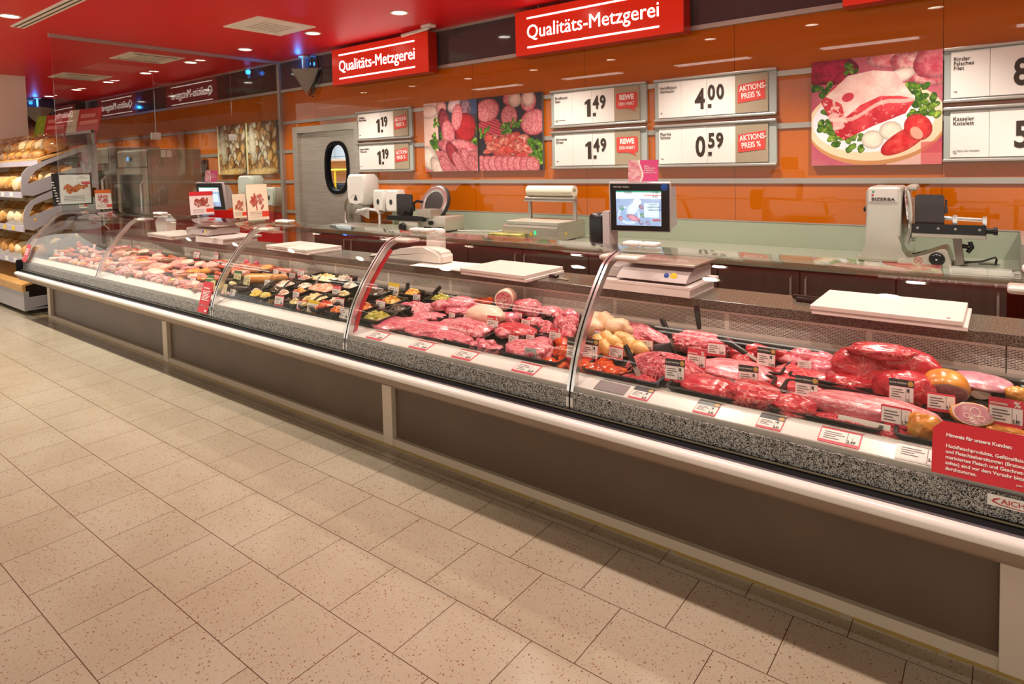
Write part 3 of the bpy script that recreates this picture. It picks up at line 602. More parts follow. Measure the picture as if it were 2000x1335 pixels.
for i, (a, b) in enumerate(zip(RIBS, RIBS[1:])):
    bm = nb(); q = PR[4:]; ext(bm, q+offs(q, .006)[::-1], 'yz', a+.006, b-.006); obj('curved_glass', bm, M_glass, cn, True, world=True, ang=30)
    bm = nb(); bx(bm, a+.004, 2.248, .553, b-.004, 2.262, .628); obj('speckled_skirt', bm, M_speck, cn, world=True)
for x in RIBS:
    q = PR[:-6]; bm = nb(); o1 = offs(q, -.003); o2 = offs(q, .03); ext(bm, o1+o2[::-1], 'yz', x-.017, x+.017); obj('glass_rib', bm, M_chrome, cn, True, world=True, ang=30)
    bm = nb(); o1 = offs(q, -.0045); o2 = offs(q, -.003); ext(bm, o1+o2[::-1], 'yz', x-.003, x+.003); obj('rib_gasket', bm, M_rubber, cn, True, world=True, ang=30)
    if x > XL+.1 and x < 1:
        bm = nb(); bx(bm, x-.03, 2.79, 1.186, x+.055, 2.86, 1.206, .009); bx(bm, x+.06, 2.79, 1.186, x+.15, 2.86, 1.206, .009); obj('glass_clamp', bm, M_white, cn, True, world=True)
        bm = nb(); bx(bm, x-.07, 2.63, 1.135, x+.13, 2.74, 1.158, .010); obj('glass_bracket', bm, M_white, cn, True, world=True)
        
bm = nb(); q = PR[2:]; ext(bm, [(p[0]+.01, p[1]-.006) for p in q]+[(2.87, .9), (3.0, .75), (2.38, .65)], 'yz', XL+.0, XL+.006); obj('end_glass', bm, M_glass, cn, world=True)
M_redtr = mat('red_strip', '#d8323a', .3)
q = PR[3:22]; bm = nb(); ext(bm, offs(q, .036)+offs(q, .062)[::-1], 'yz', -2.963, -2.955); obj('red_rib_strip', bm, M_redtr, cn, world=True)  # narrow red strip along the inner side of this rib
bm = nb(); bx(bm, XL, 3.08, .852, XR, 3.40, .9, .004); tag(obj('serving_worktop', bm, M_granite), 'dark granite serving worktop running behind the meat display', 'worktop')
# ------------------------------------------------------------------ back counter
def cab(x0, x1, hs, lab):
    c = thing('base_cabinet', lab, 'cabinet', ((x0+x1)/2, 4.15, 0), 0, 'dark base cabinets under the back worktop')
    bm = nb(); bx(bm, x0+.002, 4.17, .08, x1-.002, YW-.005, .905); obj('body', bm, M_cab, c, world=True)
    bm = nb(); bx(bm, x0+.004, 4.15, .09, x1-.004, 4.168, .895, .002); dr = obj('door', bm, M_cab, c, world=True)
    for hx_ in hs:
        bm = nb(); tube(bm, [(hx_, 4.15, .865), (hx_, 4.125, .855), (hx_, 4.12, .78), (hx_, 4.125, .70), (hx_, 4.15, .69)], .006, 8); obj('handle', bm, M_alu, dr, True, world=True)
def cx(px): return py(px, 540, 4.15).x
E_ = [cx(617), cx(760), cx(800), cx(915), cx(1022), cx(1150), cx(1250), cx(1402), cx(1562), cx(1750), cx(1968)]
names = ['under the sink, leftmost', 'left of the small slicer', 'under the small slicer', 'right of the small slicer', 'under the film wrapper, left', 'under the film wrapper, right', 'behind the front scale', 'behind the front scale, right neighbour', 'left of the big slicer', 'under the big slicer', 'rightmost']
hp = [[678, 692], [], [], [1010], [1028], [], [], [1546], [1575], [1950]]
for i in range(10):
    cab(E_[i], E_[i+1], [cx(q) for q in hp[i]], 'dark brown base cabinet front ' + names[i] + ' of the row')
bw = thing('back_worktop', 'grey laminate worktop with upstand along the orange wall', 'worktop', (-2.9, 4.5, .91))
x0, x1 = E_[0]-.05, .07
bm = nb(); bx(bm, x0, 4.12, .91, x1, YW-.02, .955, .003); obj('slab', bm, M_bwtop, bw, world=True)
bm = nb(); bx(bm, x0+.55, YW-.02, .955, x1, YW-.001, 1.125); obj('upstand', bm, mat('upstand_grey_green', '#a3ab94', .3), bw, world=True)
bm = nb(); bx(bm, x0+.55, YW-.022, 1.125, x1, YW, 1.132); bx(bm, x1, 4.12, .9, x1+.03, YW, 1.13); obj('edge_trim', bm, M_alu, bw, world=True)
bm = nb(); ext(bm, rrect(-.12, 4.55, -.02, 4.6, .02), 'xy', .955, .957); obj('cable_outlet', bm, M_dark, bw, world=True)
# sink, tap
sk = thing('sink', 'steel hand basin set in the worktop next to the door', 'sink', (-5.75, 4.5, .955))
bm = nb(); ringext(bm, rrect(-.3, -.25, .3, .25, .04), rrect(-.25, -.2, .25, .2, .05), 'xy', .0, .006); obj('rim', bm, M_steel, sk)
bm = nb(); bx(bm, -.25, -.2, .0005, .25, .2, .002); obj('bowl', bm, M_steel, sk)
bm = nb(); tube(bm, [(.22, .22, .006), (.22, .22, .12), (.19, .2, .16), (.12, .12, .18), (.06, .04, .16), (.05, .03, .14)], [.018, .018, .018, .016, .014, .014], 12); bx(bm, .2, .2, .12, .24, .3, .135, .004); obj('tap', bm, M_chrome, sk, True)
def dispenser(x0, x1, z0, z1, lab, big=False, nm='soap_dispenser', cat='dispenser'):
    d_ = thing(nm, lab, cat, ((x0+x1)/2, YW, z0), 0, 'white wall dispensers'); w, h = x1-x0, z1-z0
    pf = [(-w*.38, 0), (w*.38, 0), (w*.46, h*.12), (w*.5, h*.45), (w*.5, h*.86), (w*.42, h), (-w*.42, h), (-w*.5, h*.86), (-w*.5, h*.45), (-w*.46, h*.12)]
    bm = nb(); dp = .2 if big else .12
    n_ = len(pf); A = [bm.verts.new((u, 0, v)) for u, v in pf]; B = [bm.verts.new((u, -dp*.8, v)) for u, v in pf]; D = [bm.verts.new((u*.84, -dp, h*.5+(v-h*.5)*.88)) for u, v in pf]
    for P, Q in ((A, B), (B, D)):
        for i in range(n_): bm.faces.new((P[i], P[(i+1) % n_], Q[(i+1) % n_], Q[i]))
    bm.faces.new(D); bm.faces.new(A[::-1]); obj('housing', bm, M_white, d_, True, ang=35)
    if big:
        bm = nb(); ext(bm, [(-w*.09, h*.16), (w*.09, h*.16), (w*.07, h*.24), (0, h*.33), (-w*.07, h*.24)], 'xz', -dp-.003, -dp+.01); obj('level_window', bm, M_dark, d_)
        bm = nb(); ringext(bm, oval(0, h*.2, w*.3, h*.17, 20, 2), oval(0, h*.2, w*.27, h*.15, 20, 2), 'xz', -dp-.002, -dp+.004); obj('emblem_ring', bm, M_offw, d_)
        bm = nb(); ext(bm, [(-w*.3, -.02), (w*.1, -.02), (w*.1, .0), (-w*.3, .0)], 'xz', -dp*.8, -.02); ext(bm, [(-w*.25, -.1), (w*.3, -.16), (w*.32, -.02), (-w*.3, -.02)], 'xz', -dp*.55, -dp*.5); obj('paper_outlet', bm, M_white, d_)
    else:
        bm = nb(); ext(bm, oval(0, h*.45, w*.12, h*.13, 16, 2), 'xz', -dp-.002, -dp+.01); obj('level_window', bm, M_dark, d_)
dispenser(-6.02, -5.68, 1.17, 1.52, 'large white paper towel dispenser beside the door with triangular window', True, 'paper_towel_dispenser')
dispenser(-5.66, -5.47, 1.10, 1.34, 'small white soap dispenser right next to the large towel dispenser')
dispenser(-5.45, -5.25, 1.10, 1.34, 'small white soap dispenser beside the small slicer')
dispenser(-7.87, -7.64, 1.11, 1.36, 'small white soap dispenser behind the glass partition above red panel')
dispenser(-8.4, -8.05, 1.18, 1.52, 'white paper dispenser behind the tall leaflet and glass partition', True, 'paper_towel_dispenser')
sock = tag(obj('wall_socket', bx(nb(), -5.36, YW-.02, .99, -5.28, YW-.001, 1.07, .004), M_dark), 'black wall socket below the two small soap dispensers', 'socket')
# ------------------------------------------------------------------ film wrapper
fwp = thing('film_wrapper', 'cling film wrapping machine with large white roll on the back worktop', 'wrapping machine', (-3.12, 4.5, .955))
bm = nb(); ext(bm, [(-.22, 0.0), (.2, 0.012), (.2, .15), (-.1, .15), (-.22, .11)], 'yz', -.31, .26); obj('base', bm, M_steel, fwp)
bm = nb(); bx(bm, -.29, -.18, .125, .24, .15, .156, .004, Matrix.Translation((0, 0, .0))); obj('hot_plate', bm, mat('film_sheet', '#c9cbb8', .2), fwp)
bm = nb(); bx(bm, .261, -.22, .01, .266, .2, .15); obj('side_panel', bm, M_steel, fwp)
for x in (-.22, .25):
    bm = nb(); bx(bm, x-.014, .06, .0, x+.014, .09, .36, .002); obj('upright', bm, M_alu, fwp)
bm = nb(); tube(bm, [(-.25, .05, .335), (.27, .05, .335)], .018, 12); bx(bm, -.25, .02, .31, .27, .10, .322, .002); obj('roll_cradle', bm, M_alu, fwp)
bm = nb(); lathe(bm, [(0, -.24), (.022, -.24), (.048, -.24), (.048, .24), (.022, .24), (.022, .2), (0, .2)], 24, Matrix.Translation((0.01, .07, .40)) @ Matrix.Rotation(R(90), 4, 'Y')); obj('film_roll', bm, mat('film_roll_cream', '#efe7cf', .3), fwp, True)
bm = nb(); bx(bm, .03, -.226, .05, .05, -.219, .085); obj('switch', bm, emis('green_switch', (.1, .9, .4, 1), .6, '#1c9a4c'), fwp)
bm = nb(); lathe(bm, [(0, 0), (.014, 0)], 14, Matrix.Translation((.267, -.1, .06)) @ Matrix.Rotation(R(90), 4, 'Y')); lathe(bm, [(0, 0), (.014, 0)], 14, Matrix.Translation((0, -.2235, .055)) @ Matrix.Rotation(R(90), 4, 'X')); obj('sticker', bm, M_yellow, fwp)
for i, (x, lab) in enumerate(((-.30, 'worn yellowish label box in front of the film wrapper, left one'), (-.13, 'worn yellowish label box in front of the film wrapper, right one'))):
    b_ = tag(obj('label_box', bx(nb(), -.08, -.05, 0, .08, .05, .055, .003), ncol('worn_yellow_card', [(.35, '#8f8a4a'), (.6, '#cfc46a')], 14, .6)), lab, 'box', 'label boxes by the film wrapper'); b_.location = (-3.12+x, 4.22, .955)
# ------------------------------------------------------------------ big slicer
sl = thing('meat_slicer', 'large aluminium meat slicer with black carriage on the right of the back worktop', 'slicer', (-.45, 4.5, .955))
M_cast = mat('cast_aluminium', '#cfc9bb', .32, .55)
prof = [(-.265, .0), (-.265, .03), (-.225, .045), (-.215, .08), (-.22, .11), (-.222, .16), (-.222, .42), (-.21, .445), (-.195, .455), (-.055, .455), (-.04, .445), (-.034, .42), (-.034, .16), (-.05, .11), (-.05, .08), (-.03, .045), (.02, .03), (.02, .0)]
bm = nb(); ext(bm, prof, 'xz', -.13, .16); bmesh.ops.bevel(bm, geom=[e for e in bm.edges if abs(e.verts[0].co.y-e.verts[1].co.y) < 1e-5 and e.verts[0].co.y < 0], offset=.018, segments=3, profile=.5, affect='EDGES'); obj('motor_housing', bm, M_cast, sl, True, ang=40)
bm = nb(); bx(bm, -.205, -.1335, .365, -.055, -.129, .445, .002); lp = obj('control_panel', bm, M_offw, sl)
txt('lettering', 'BIZERBA', .026, M_ink, lp, Matrix.Translation((-.19, -.1345, .372)) @ Matrix.Rotation(R(90), 4, 'X'), bold=.0004, sx=1.25)
bm = nb(); lathe(bm, [(0, 0), (.006, 0)], 12, Matrix.Translation((-.18, -.1345, .425)) @ Matrix.Rotation(R(90), 4, 'X')); obj('green_button', bm, M_green, lp)
bm = nb(); lathe(bm, [(0, 0), (.006, 0)], 12, Matrix.Translation((-.183, -.1345, .405)) @ Matrix.Rotation(R(90), 4, 'X')); obj('red_button', bm, M_red, lp)
bm = nb(); cyl(bm, (-.25, 0, .31), (-.22, 0, .31), .016); obj('side_knob', bm, M_black, sl, True)
bm = nb(); lathe(bm, [(0, -.012), (.15, -.012), (.17, -.004), (.17, .004), (.15, .012), (0, .012)], 40, Matrix.Translation((-.005, .05, .285)) @ Matrix.Rotation(R(83), 4, 'Y')); obj('blade', bm, M_chrome, sl, True)
bm = nb()
for i in range(24): bx(bm, .008, -.08, .13+.011*i, .03, -.06, .135+.011*i)
obj('guard_ribs', bm, M_alu, sl)
bm = nb(); tube(bm, [(-.01+.02*math.sin(q/9*3.1), -.09, .12+.035*q) for q in range(10)], .012, 8); bx(bm, -.01, -.1, .43, .04, .05, .465, .01); obj('blade_guard', bm, M_cast, sl, True)
bm = nb(); ext(bm, rrect(.03, .21, .175, .41, .02), 'xz', -.10, -.09); obj('hand_shield', bm, mat('smoked_acrylic', '#3b2f2c', .1), sl)
bm = nb(); bx(bm, .175, -.1, .3, .19, -.08, .34, .003); cyl(bm, (.182, -.09, .3), (.182, -.09, .38), .005); obj('shield_clip', bm, M_dark, sl)
bm = nb(); bx(bm, .02, -.16, .19, .37, -.15, .245, .003); cb = obj('carriage_bar', bm, M_black, sl)
for x in (.05, .15, .23, .34):
    bm = nb(); lathe(bm, [(0, .0), (.007, 0)], 12, Matrix.Translation((x, -.1605, .22)) @ Matrix.Rotation(R(90), 4, 'X')); obj('screw', bm, M_alu, cb)
bm = nb(); bx(bm, .02, -.152, .165, .37, .12, .19, .004); obj('carriage_table', bm, M_cast, sl)
bm = nb(); cyl(bm, (.37, -.155, .215), (.415, -.155, .215), .016); cyl(bm, (.4, -.155, .215), (.42, -.155, .215), .022); obj('carriage_knob', bm, M_black, sl, True)
bm = nb(); cyl(bm, (.2, -.05, .27), (.36, -.05, .265), .011); bx(bm, .21, -.07, .19, .235, -.02, .29, .006); bx(bm, .35, -.07, .19, .37, -.03, .285, .003); cyl(bm, (.06, -.04, .27), (.2, -.04, .27), .012); obj('clamp_rod', bm, M_chrome, sl, True)
bm = nb(); ext(bm, [(-.05, .0), (-.05, .03), (.02, .035), (.17, .105), (.19, .1), (.215, .02), (.21, 0)], 'xz', -.165, .1); bmesh.ops.bevel(bm, geom=bm.edges[:], offset=.006, segments=2, affect='EDGES'); obj('base_arm', bm, M_cast, sl, True)
bm = nb(); lathe(bm, [(0, .03), (.028, .03), (.036, .022), (.04, 0)], 28, Matrix.Translation((.145, -.165, .045)) @ Matrix.Rotation(R(90), 4, 'X')); dl = obj('thickness_dial', bm, M_black, sl, True)
bm = nb(); lathe(bm, [(0, .001), (.005, 0)], 12, Matrix.Translation((.145, -.1955, .045)) @ Matrix.Rotation(R(90), 4, 'X')); obj('dial_cap', bm, M_chrome, dl)
bm = nb(); q = Matrix.Translation((.055, -.166, .03)); tube(bm, [(.055+.02*math.cos(a_*math.pi/12), -.166, .03+.02*math.sin(a_*math.pi/12)) for a_ in range(24)], .0015, 6, True)
for s in (-1, 1): tube(bm, [(.055-.014, -.166, .03-.014*s), (.055+.014, -.166, .03+.014*s)], .0013, 6)
obj('warning_mark', bm, M_red, sl)
bm = nb(); ext(bm, [(.215, .17), (.255, .17), (.27, .02), (.235, .012)], 'xz', -.14, -.06); obj('support_leg', bm, mat('leg_grey', '#8a7d74', .4), sl)
bm = nb(); cyl(bm, (.26, -.1, .12), (.29, -.1, .115), .012); tube(bm, [(.295, -.1, .145), (.305, -.1, .115), (.285, -.1, .085)], .012, 10); obj('tilt_knob', bm, M_black, sl, True)
tag(obj('power_cable', tube(nb(), [(-.2, 4.5, .963), (-.1, 4.54, .975), (-.04, 4.56, 1.0), (-.035, 4.57, .985), (-.04, 4.575, .958)], .006, 8), M_dark, smooth=True), 'short power cable from the big slicer to the worktop outlet', 'cable')
# ------------------------------------------------------------------ small slicer
s2 = thing('meat_slicer', 'smaller black slicer with round blade guard below the sausage pictures', 'slicer', (-4.6, 4.5, .955))
bm = nb(); bx(bm, -.22, -.15, .012, .05, .15, .09, .012); bx(bm, .05, -.1, .012, .38, .18, .15, .012); obj('base', bm, M_cast, s2, True)
bm = nb(); bx(bm, .1, -.104, .02, .36, -.1, .05); obj('base_slot', bm, M_black, s2)
bm = nb(); lathe(bm, [(0, -.03), (.16, -.03), (.185, -.01), (.185, .02), (.16, .03), (0, .03)], 36, Matrix.Translation((.07, .1, .265)) @ Matrix.Rotation(R(70), 4, 'X')); bd = obj('blade_housing', bm, M_dark, s2, True)
bm = nb(); lathe(bm, [(.12, .0), (.15, .008), (.178, 0)], 36, Matrix.Translation((.07, .068, .27)) @ Matrix.Rotation(R(70), 4, 'X')); obj('blade', bm, M_chrome, bd, True)
bm = nb(); ext(bm, rrect(-.38, .14, -.15, .36, .02), 'xz', -.02, -.008); obj('hand_shield', bm, mat('smoked_plate', '#2a2220', .15), s2)
bm = nb(); bx(bm, -.4, -.14, .10, .12, -.1, .15, .004); bx(bm, -.2, -.13, .15, -.16, .0, .2, .004); obj('carriage_bar', bm, M_black, s2)
bm = nb(); tube(bm, [(-.02, -.12, .2), (-.02, -.12, .28), (.03, -.12, .3), (.1, -.12, .29)], .014, 8); lathe(bm, [(0, 0), (.03, 0), (.03, .02), (0, .02)], 16, Matrix.Translation((-.1, -.1, .22)) @ Matrix.Rotation(R(90), 4, 'X')); obj('pusher_handle', bm, M_black, s2, True)
bm = nb(); bx(bm, .04, -.13, .14, .22, .0, .22, .004); obj('carriage_tray', bm, M_steel, s2)
bm = nb(); lathe(bm, [(0, .03), (.035, .03), (.045, 0)], 20, Matrix.Translation((-.15, -.15, .04)) @ Matrix.Rotation(R(90), 4, 'X')); lathe(bm, [(0, .03), (.02, .03), (.022, 0)], 16, Matrix.Translation((.2, -.1, .09)) @ Matrix.Rotation(R(90), 4, 'X')); obj('dial', bm, M_black, s2, True)
tag(obj('power_cable', tube(nb(), [(-4.2, 4.55, .965), (-4.0, 4.6, .963), (-3.8, 4.66, .963), (-3.7, 4.7, .99), (-3.6, 4.68, .963), (-3.45, 4.65, .962)], .005, 8), M_white, smooth=True), 'white power cable lying between the small slicer and the film wrapper', 'cable')
# ------------------------------------------------------------------ scales on the serving worktop
M_scale = mat('scale_grey', '#b9b1ad', .35, .2); M_stand = ncol('white_acrylic_stand', [(.3, '#e4d8d2'), (.7, '#efe6e0')], 12, .25)
def basis_from(BL, BR, TL):
    x = (BR-BL).normalized(); z = TL-BL; z = (z-x*z.dot(x)).normalized(); y = z.cross(x)
    return Matrix((x.to_4d(), y.to_4d(), z.to_4d(), Vector((0, 0, 0, 1)))).transposed() if False else Matrix(((x.x, y.x, z.x, BL.x), (x.y, y.y, z.y, BL.y), (x.z, y.z, z.z, BL.z), (0, 0, 0, 1)))
def P_screen(u, v, col):
    col[:] = hx('#8fb4dc'); put(col, v > .78, '#dff0f6'); put(col, v > .965, '#3fa58c'); put(col, (u > .62) & (v > .87) & (v < .89), '#d2504e'); put(col, (v < .78), mixc(fbm(u, v, 6), '#7c9cc8', '#a9c4e2'))
    put(col, ell(u, v, .28, .3, .25, .27, 20) < 1, '#b9d6ee'); put(col, ell(u, v, .28, .32, .2, .2, 20) < 1, '#8fb0d8')
    blobp(col, u, v, .38, .5, .13, .22, -30, '#bcdcf4', '#dff2fc', wob=.4, sh=.15); blobp(col, u, v, .47, .68, .1, .1, -30, '#cfe8f8', '#e6f6fe', wob=.3, sh=.1); blobp(col, u, v, .38, .22, .16, .08, -30, '#c08ca8', '#d8a8b8', wob=.3)
    for cx_, cy_, c in ((.12, .5, '#5fa88a'), (.58, .3, '#5f9a6a'), (.1, .2, '#c07888'), (.55, .1, '#8a6a9a'), (.7, .08, '#a08ab8'), (.56, .55, '#a07888')): blobp(col, u, v, cx_, cy_, .05, .07, 20, c, '#a8c8e0', wob=.8)
    put(col, (u > .62) & (u < .95) & (v > .24) & (v < .65), '#c8e6f4')
M_scr = vcol('screen_glow', .15, .5, .55)
P_ = [py(1194, 449, 3.27), py(1308, 452, 3.38), py(1183, 359, 3.22)]
MB_ = basis_from(*P_); MW, MH = (P_[1]-P_[0]).length, (P_[2]-P_[0]).length
def scale(dx, lab, near=True):
    s = thing('counter_scale', lab, 'scale', (-1.5+dx, 3.25, .962), 0, 'customer scales on the serving worktop')
    T = Matrix.Translation((dx, 0, 0))
    bm = nb(); ext(bm, [(3.05, .975), (3.06, .97), (3.40, .97), (3.40, 1.03), (3.18, 1.035), (3.1, 1.01)], 'yz', -1.66+dx, -1.27+dx); obj('body', bm, M_scale, s, world=True)
    bm = nb(); bx(bm, -1.64+dx, 3.12, 1.045, -1.25+dx, 3.42, 1.058, .004); bx(bm, -1.55+dx, 3.2, 1.03, -1.35+dx, 3.35, 1.046); obj('weighing_plate', bm, M_steel, s, world=True)
    bm = nb()
    for x in (-1.62, -1.31):
        for y in (3.1, 3.36): cyl(bm, (x+dx, y, .961), (x+dx, y, .972), .015)
    obj('foot', bm, M_dark, s, world=True)
    bm = nb(); bx(bm, -1.45+dx, 3.05, .985, -1.42+dx, 3.052, .99); obj('plate_label', bm, M_paper, s, world=True)
    for x, m_ in ((-1.385, M_blue), (-1.345, M_yellow)):
        bm = nb(); lathe(bm, [(0, .001), (.014 if m_ is M_blue else .018, 0)], 16, Matrix.Translation((x+dx, 3.08, 1.003)) @ Matrix.Rotation(R(62), 4, 'X')); obj('sticker', bm, m_, s, world=True)
    bm = nb(); bx(bm, -1.79+dx, 3.1, .962, -1.665+dx, 3.4, 1.03, .02); ext(bm, [(-1.86, .97), (-1.79, .965), (-1.76, 1.03), (-1.815, 1.1), (-1.815, 1.31), (-1.86, 1.31)], 'xz', 3.26, 3.36, T); obj('pole', bm, M_scale, s, True, world=True)
    bm = nb(); bx(bm, -1.97+dx, 3.27, 1.10, -1.865+dx, 3.40, 1.295, .03, seg=3); obj('printer', bm, M_black, s, True, world=True)
    bm = nb(); bx(bm, -.008, .0, -.008, MW+.008, .035, MH+.008, .008, T @ MB_); mo = obj('monitor', bm, mat('monitor_case', '#b4aaa8', .35) if 'monitor_case' not in bpy.data.materials else bpy.data.materials['monitor_case'], s, True, world=True)
    bm = nb(); bx(bm, .0, -.003, .0, MW, .001, MH, M=T @ MB_); obj('bezel', bm, M_black, mo, world=True)
    sc = pic('screen', P_screen, .033, .032, MW-.045, MH-.04, -.0055, 110 if near else 60, M_scr, mo, .004); sc.data.transform(T @ MB_)
    bm = nb(); v_ = [(-.0, .036, .0), (MW, .036, .0), (MW, .036, MH-.02), (0, .036, MH-.02), (.03, .16, .0), (MW+.03, .16, .0), (MW+.03, .07, MH-.03), (.03, .07, MH-.03)]
    v_ = [bm.verts.new(T @ MB_ @ Vector(q)) for q in v_]
    for f in ((0, 1, 2, 3), (4, 7, 6, 5), (0, 4, 5, 1), (3, 2, 6, 7), (1, 5, 6, 2), (0, 3, 7, 4)): bm.faces.new([v_[i] for i in f])
    obj('rear_display', bm, M_scale, s, world=True)
    if near:
        wt = lambda s_, x, z, sz, m_, **k_: txt('screen_text', s_, sz, m_, mo, MB_ @ Matrix.Translation((x*MW, -.0068, z*MH)) @ Matrix.Rotation(R(90), 4, 'X'), world=True, **k_)
        txt('maker_text', 'METTLER TOLEDO', .0105, M_wtxt, mo, MB_ @ Matrix.Translation((.06*MW, -.0045, .925*MH)) @ Matrix.Rotation(R(90), 4, 'X'), world=True)
        wt('0.000', .24, .80, .02, M_ink); wt('0.00', .72, .80, .02, M_ink); wt('0.00', .72, .72, .017, M_ink); M_bt = mat('screen_ink', '#3f5f86', .5)
        wt('UNSERE WURST-', .63, .50, .0125, M_bt, sx=.85); wt('SPEZIALITÄTEN', .645, .44, .0125, M_bt, sx=.85); wt('PROBIEREN SIE', .66, .56, .007, M_bt); wt('REWE', .72, .22, .016, M_labelred, bold=.0008)
        bm = nb(); lathe(bm, [(0, .002), (.02, 0)], 24, MB_ @ Matrix.Translation((MW-.027, -.004, MH-.018)) @ Matrix.Rotation(R(90), 4, 'X')); obj('round_sticker', bm, M_blue, mo, world=True)
    return s
def stand(dx, lab):
    s = thing('scale_stand', lab, 'stand', (-1.5+dx, 3.2, .9), 0, 'white acrylic scale stands')
    bm = nb(); bx(bm, -1.77+dx, 3.045, .942, -1.24+dx, 3.44, .96, .003); obj('top_plate', bm, M_stand, s, world=True)
    bm = nb(); ext(bm, [(-1.77, .905), (-1.25, .905), (-1.245, .942), (-1.77, .942)], 'xz', 3.045, 3.06, Matrix.Translation((dx, 0, 0))); obj('front_panel', bm, M_stand, s, world=True)
    for x in (-1.76, -1.26):
        bm = nb(); bx(bm, x+dx-.006, 3.061, .9, x+dx+.006, 3.4, .942); obj('side_panel', bm, M_stand, s, world=True)
stand(0, 'white acrylic stand under the front scale with the lit screen'); scale(0, 'grey counter scale with lit customer screen on the right part of the worktop')
stand(-4.55, 'white acrylic stand under the rear scale at the cold cuts'); scale(-4.85, 'grey counter scale with tilted screen farther left, behind the promotion card', False)
# card on the monitor
a = MB_ @ Vector((.10, .02, MH+.01)); cd = thing('promotion_card', 'small pink promotion card standing on top of the scale monitor', 'card', a, (R(-8), 0, R(14)))
def P_pink(u, v, col):
    col[:] = hx('#dc4f86'); put(col, u < .42+.06*np.sin(v*5), mixc(fbm(u, v, 6), '#f4e6da', '#cc5a72')); put(col, np.abs(u-(.42+.06*np.sin(v*5))) < .03, '#f6ede0')
pic('card_face', P_pink, 0, 0, .17, .12, 0, 50, M_pic, cd, .002).matrix_parent_inverse = Matrix()
txt('lettering', 'Neue\nGeschmacks-\nerlebnisse!\nProbieren Sie!', .0145, M_wtxt, cd, Matrix.Translation((.09, -.0015, .082)) @ Matrix.Rotation(R(90), 4, 'X'), gap=.85, sx=.85)
dup(cd, (cd.location.x-4.85, cd.location.y, cd.location.z), None, 'small pink promotion card on top of the rear scale screen')
# ------------------------------------------------------------------ cutting boards, knives, papers on the worktop
def cboard(c, w, d_, rz, lab, h=.022, base=True):
    t_ = thing('cutting_board', lab, 'cutting board', (c[0], c[1], .9), rz, 'white cutting boards on the serving worktop')
    bm = nb(); bx(bm, -w/2+.006, -d_/2+.004, .0, w/2+.015, d_/2-.01, .018, .003); obj('drip_tray', bm, M_stand, t_)
    bm = nb(); bx(bm, -w/2, -d_/2, .0185, w/2, d_/2, .0185+h, .004); obj('board', bm, M_poly, t_); return t_
b1 = cboard((-.405, 3.235), .56, .40, 0, 'white cutting board in front of the big slicer, nearest the right edge')
bm = nb(); lathe(bm, [(0, .0413), (.007, .0412)], 12, Matrix.Translation((.23, -.17, 0))); obj('red_dot', bm, M_red, b1)
cboard((-2.49, 3.19), .53, .40, R(-2), 'white cutting board on the worktop behind the pork joints')
cboard((-4.78, 3.22), .66, .33, R(-3), 'white cutting board above the sausage section, right of the red panel')
cboard((-7.05, 3.2), .68, .36, R(-4), 'white cutting board farthest left, beside the rear scale')
def knife(p, rz, L, lab):
    k_ = thing('butcher_knife', lab, 'knife', p, rz, 'knives on the worktop')
    bm = nb(); bx(bm, 0, -.012, .002, L*.45, .012, .022, .007); obj('handle', bm, M_black, k_, True)
    bm = nb(); ext(bm, [(L*.45, -.014), (L*.95, -.012), (L, .0), (L*.95, .012), (L*.45, .014)], 'xy', .004, .007); obj('blade', bm, M_steel, k_)
knife((-.83, 3.33, .9), R(-8), .3, 'black-handled knife lying left of the nearest cutting board, rear one')
knife((-.80, 3.27, .9), R(-6), .28, 'black-handled knife lying left of the nearest cutting board, front one')
knife((-2.2, 3.2, .9), R(-12), .16, 'short black knife lying right of the board behind the pork')
M_wax = mat('white_wrapping_paper', '#ebe2da', .5)
pr_ = thing('wrapping_paper', 'stack of white wrapping paper sheets draped over the worktop edge', 'paper', (-2.98, 3.2, .9))
bm = nb(); rg = random.Random(2)
for i in range(4): bx(bm, -.3+rg.uniform(-.02, .02), -.13+rg.uniform(-.01, .01), .003*i, .2+rg.uniform(-.02, .02), .14, .003*i+.002, M=Matrix.Rotation(R(rg.uniform(-5, 5)), 4, 'Z'))
obj('sheet_stack', bm, M_wax, pr_)
bg = thing('plastic_bag_roll', 'white plastic bag holder with loose bags behind the salad section', 'bag holder', (-3.45, 3.27, .9))
bm = nb(); bx(bm, -.02, -.02, .0, .12, .06, .24, .02, M=Matrix.Translation((.1, .05, 0))); obj('holder', bm, M_white, bg, True)
bm = nb(); ext(bm, [(-.42, 0), (.36, 0), (.36, .08), (.3, .11), (.18, .12), (-.05, .10), (-.25, .05), (-.42, .03)], 'xz', -.1, .04); bmesh.ops.bevel(bm, geom=bm.edges[:], offset=.02, segments=3, affect='EDGES'); obj('bag', bm, mat('milky_bag', '#dfd6cc', .25), bg, True)
tag(obj('paper_bag', ext(nb(), [(-7.62, .9), (-7.38, .9), (-7.36, 1.05), (-7.5, 1.12), (-7.66, 1.04)], 'xz', 3.24, 3.34), M_wax), 'crumpled white paper bag at the left end of the worktop', 'bag')
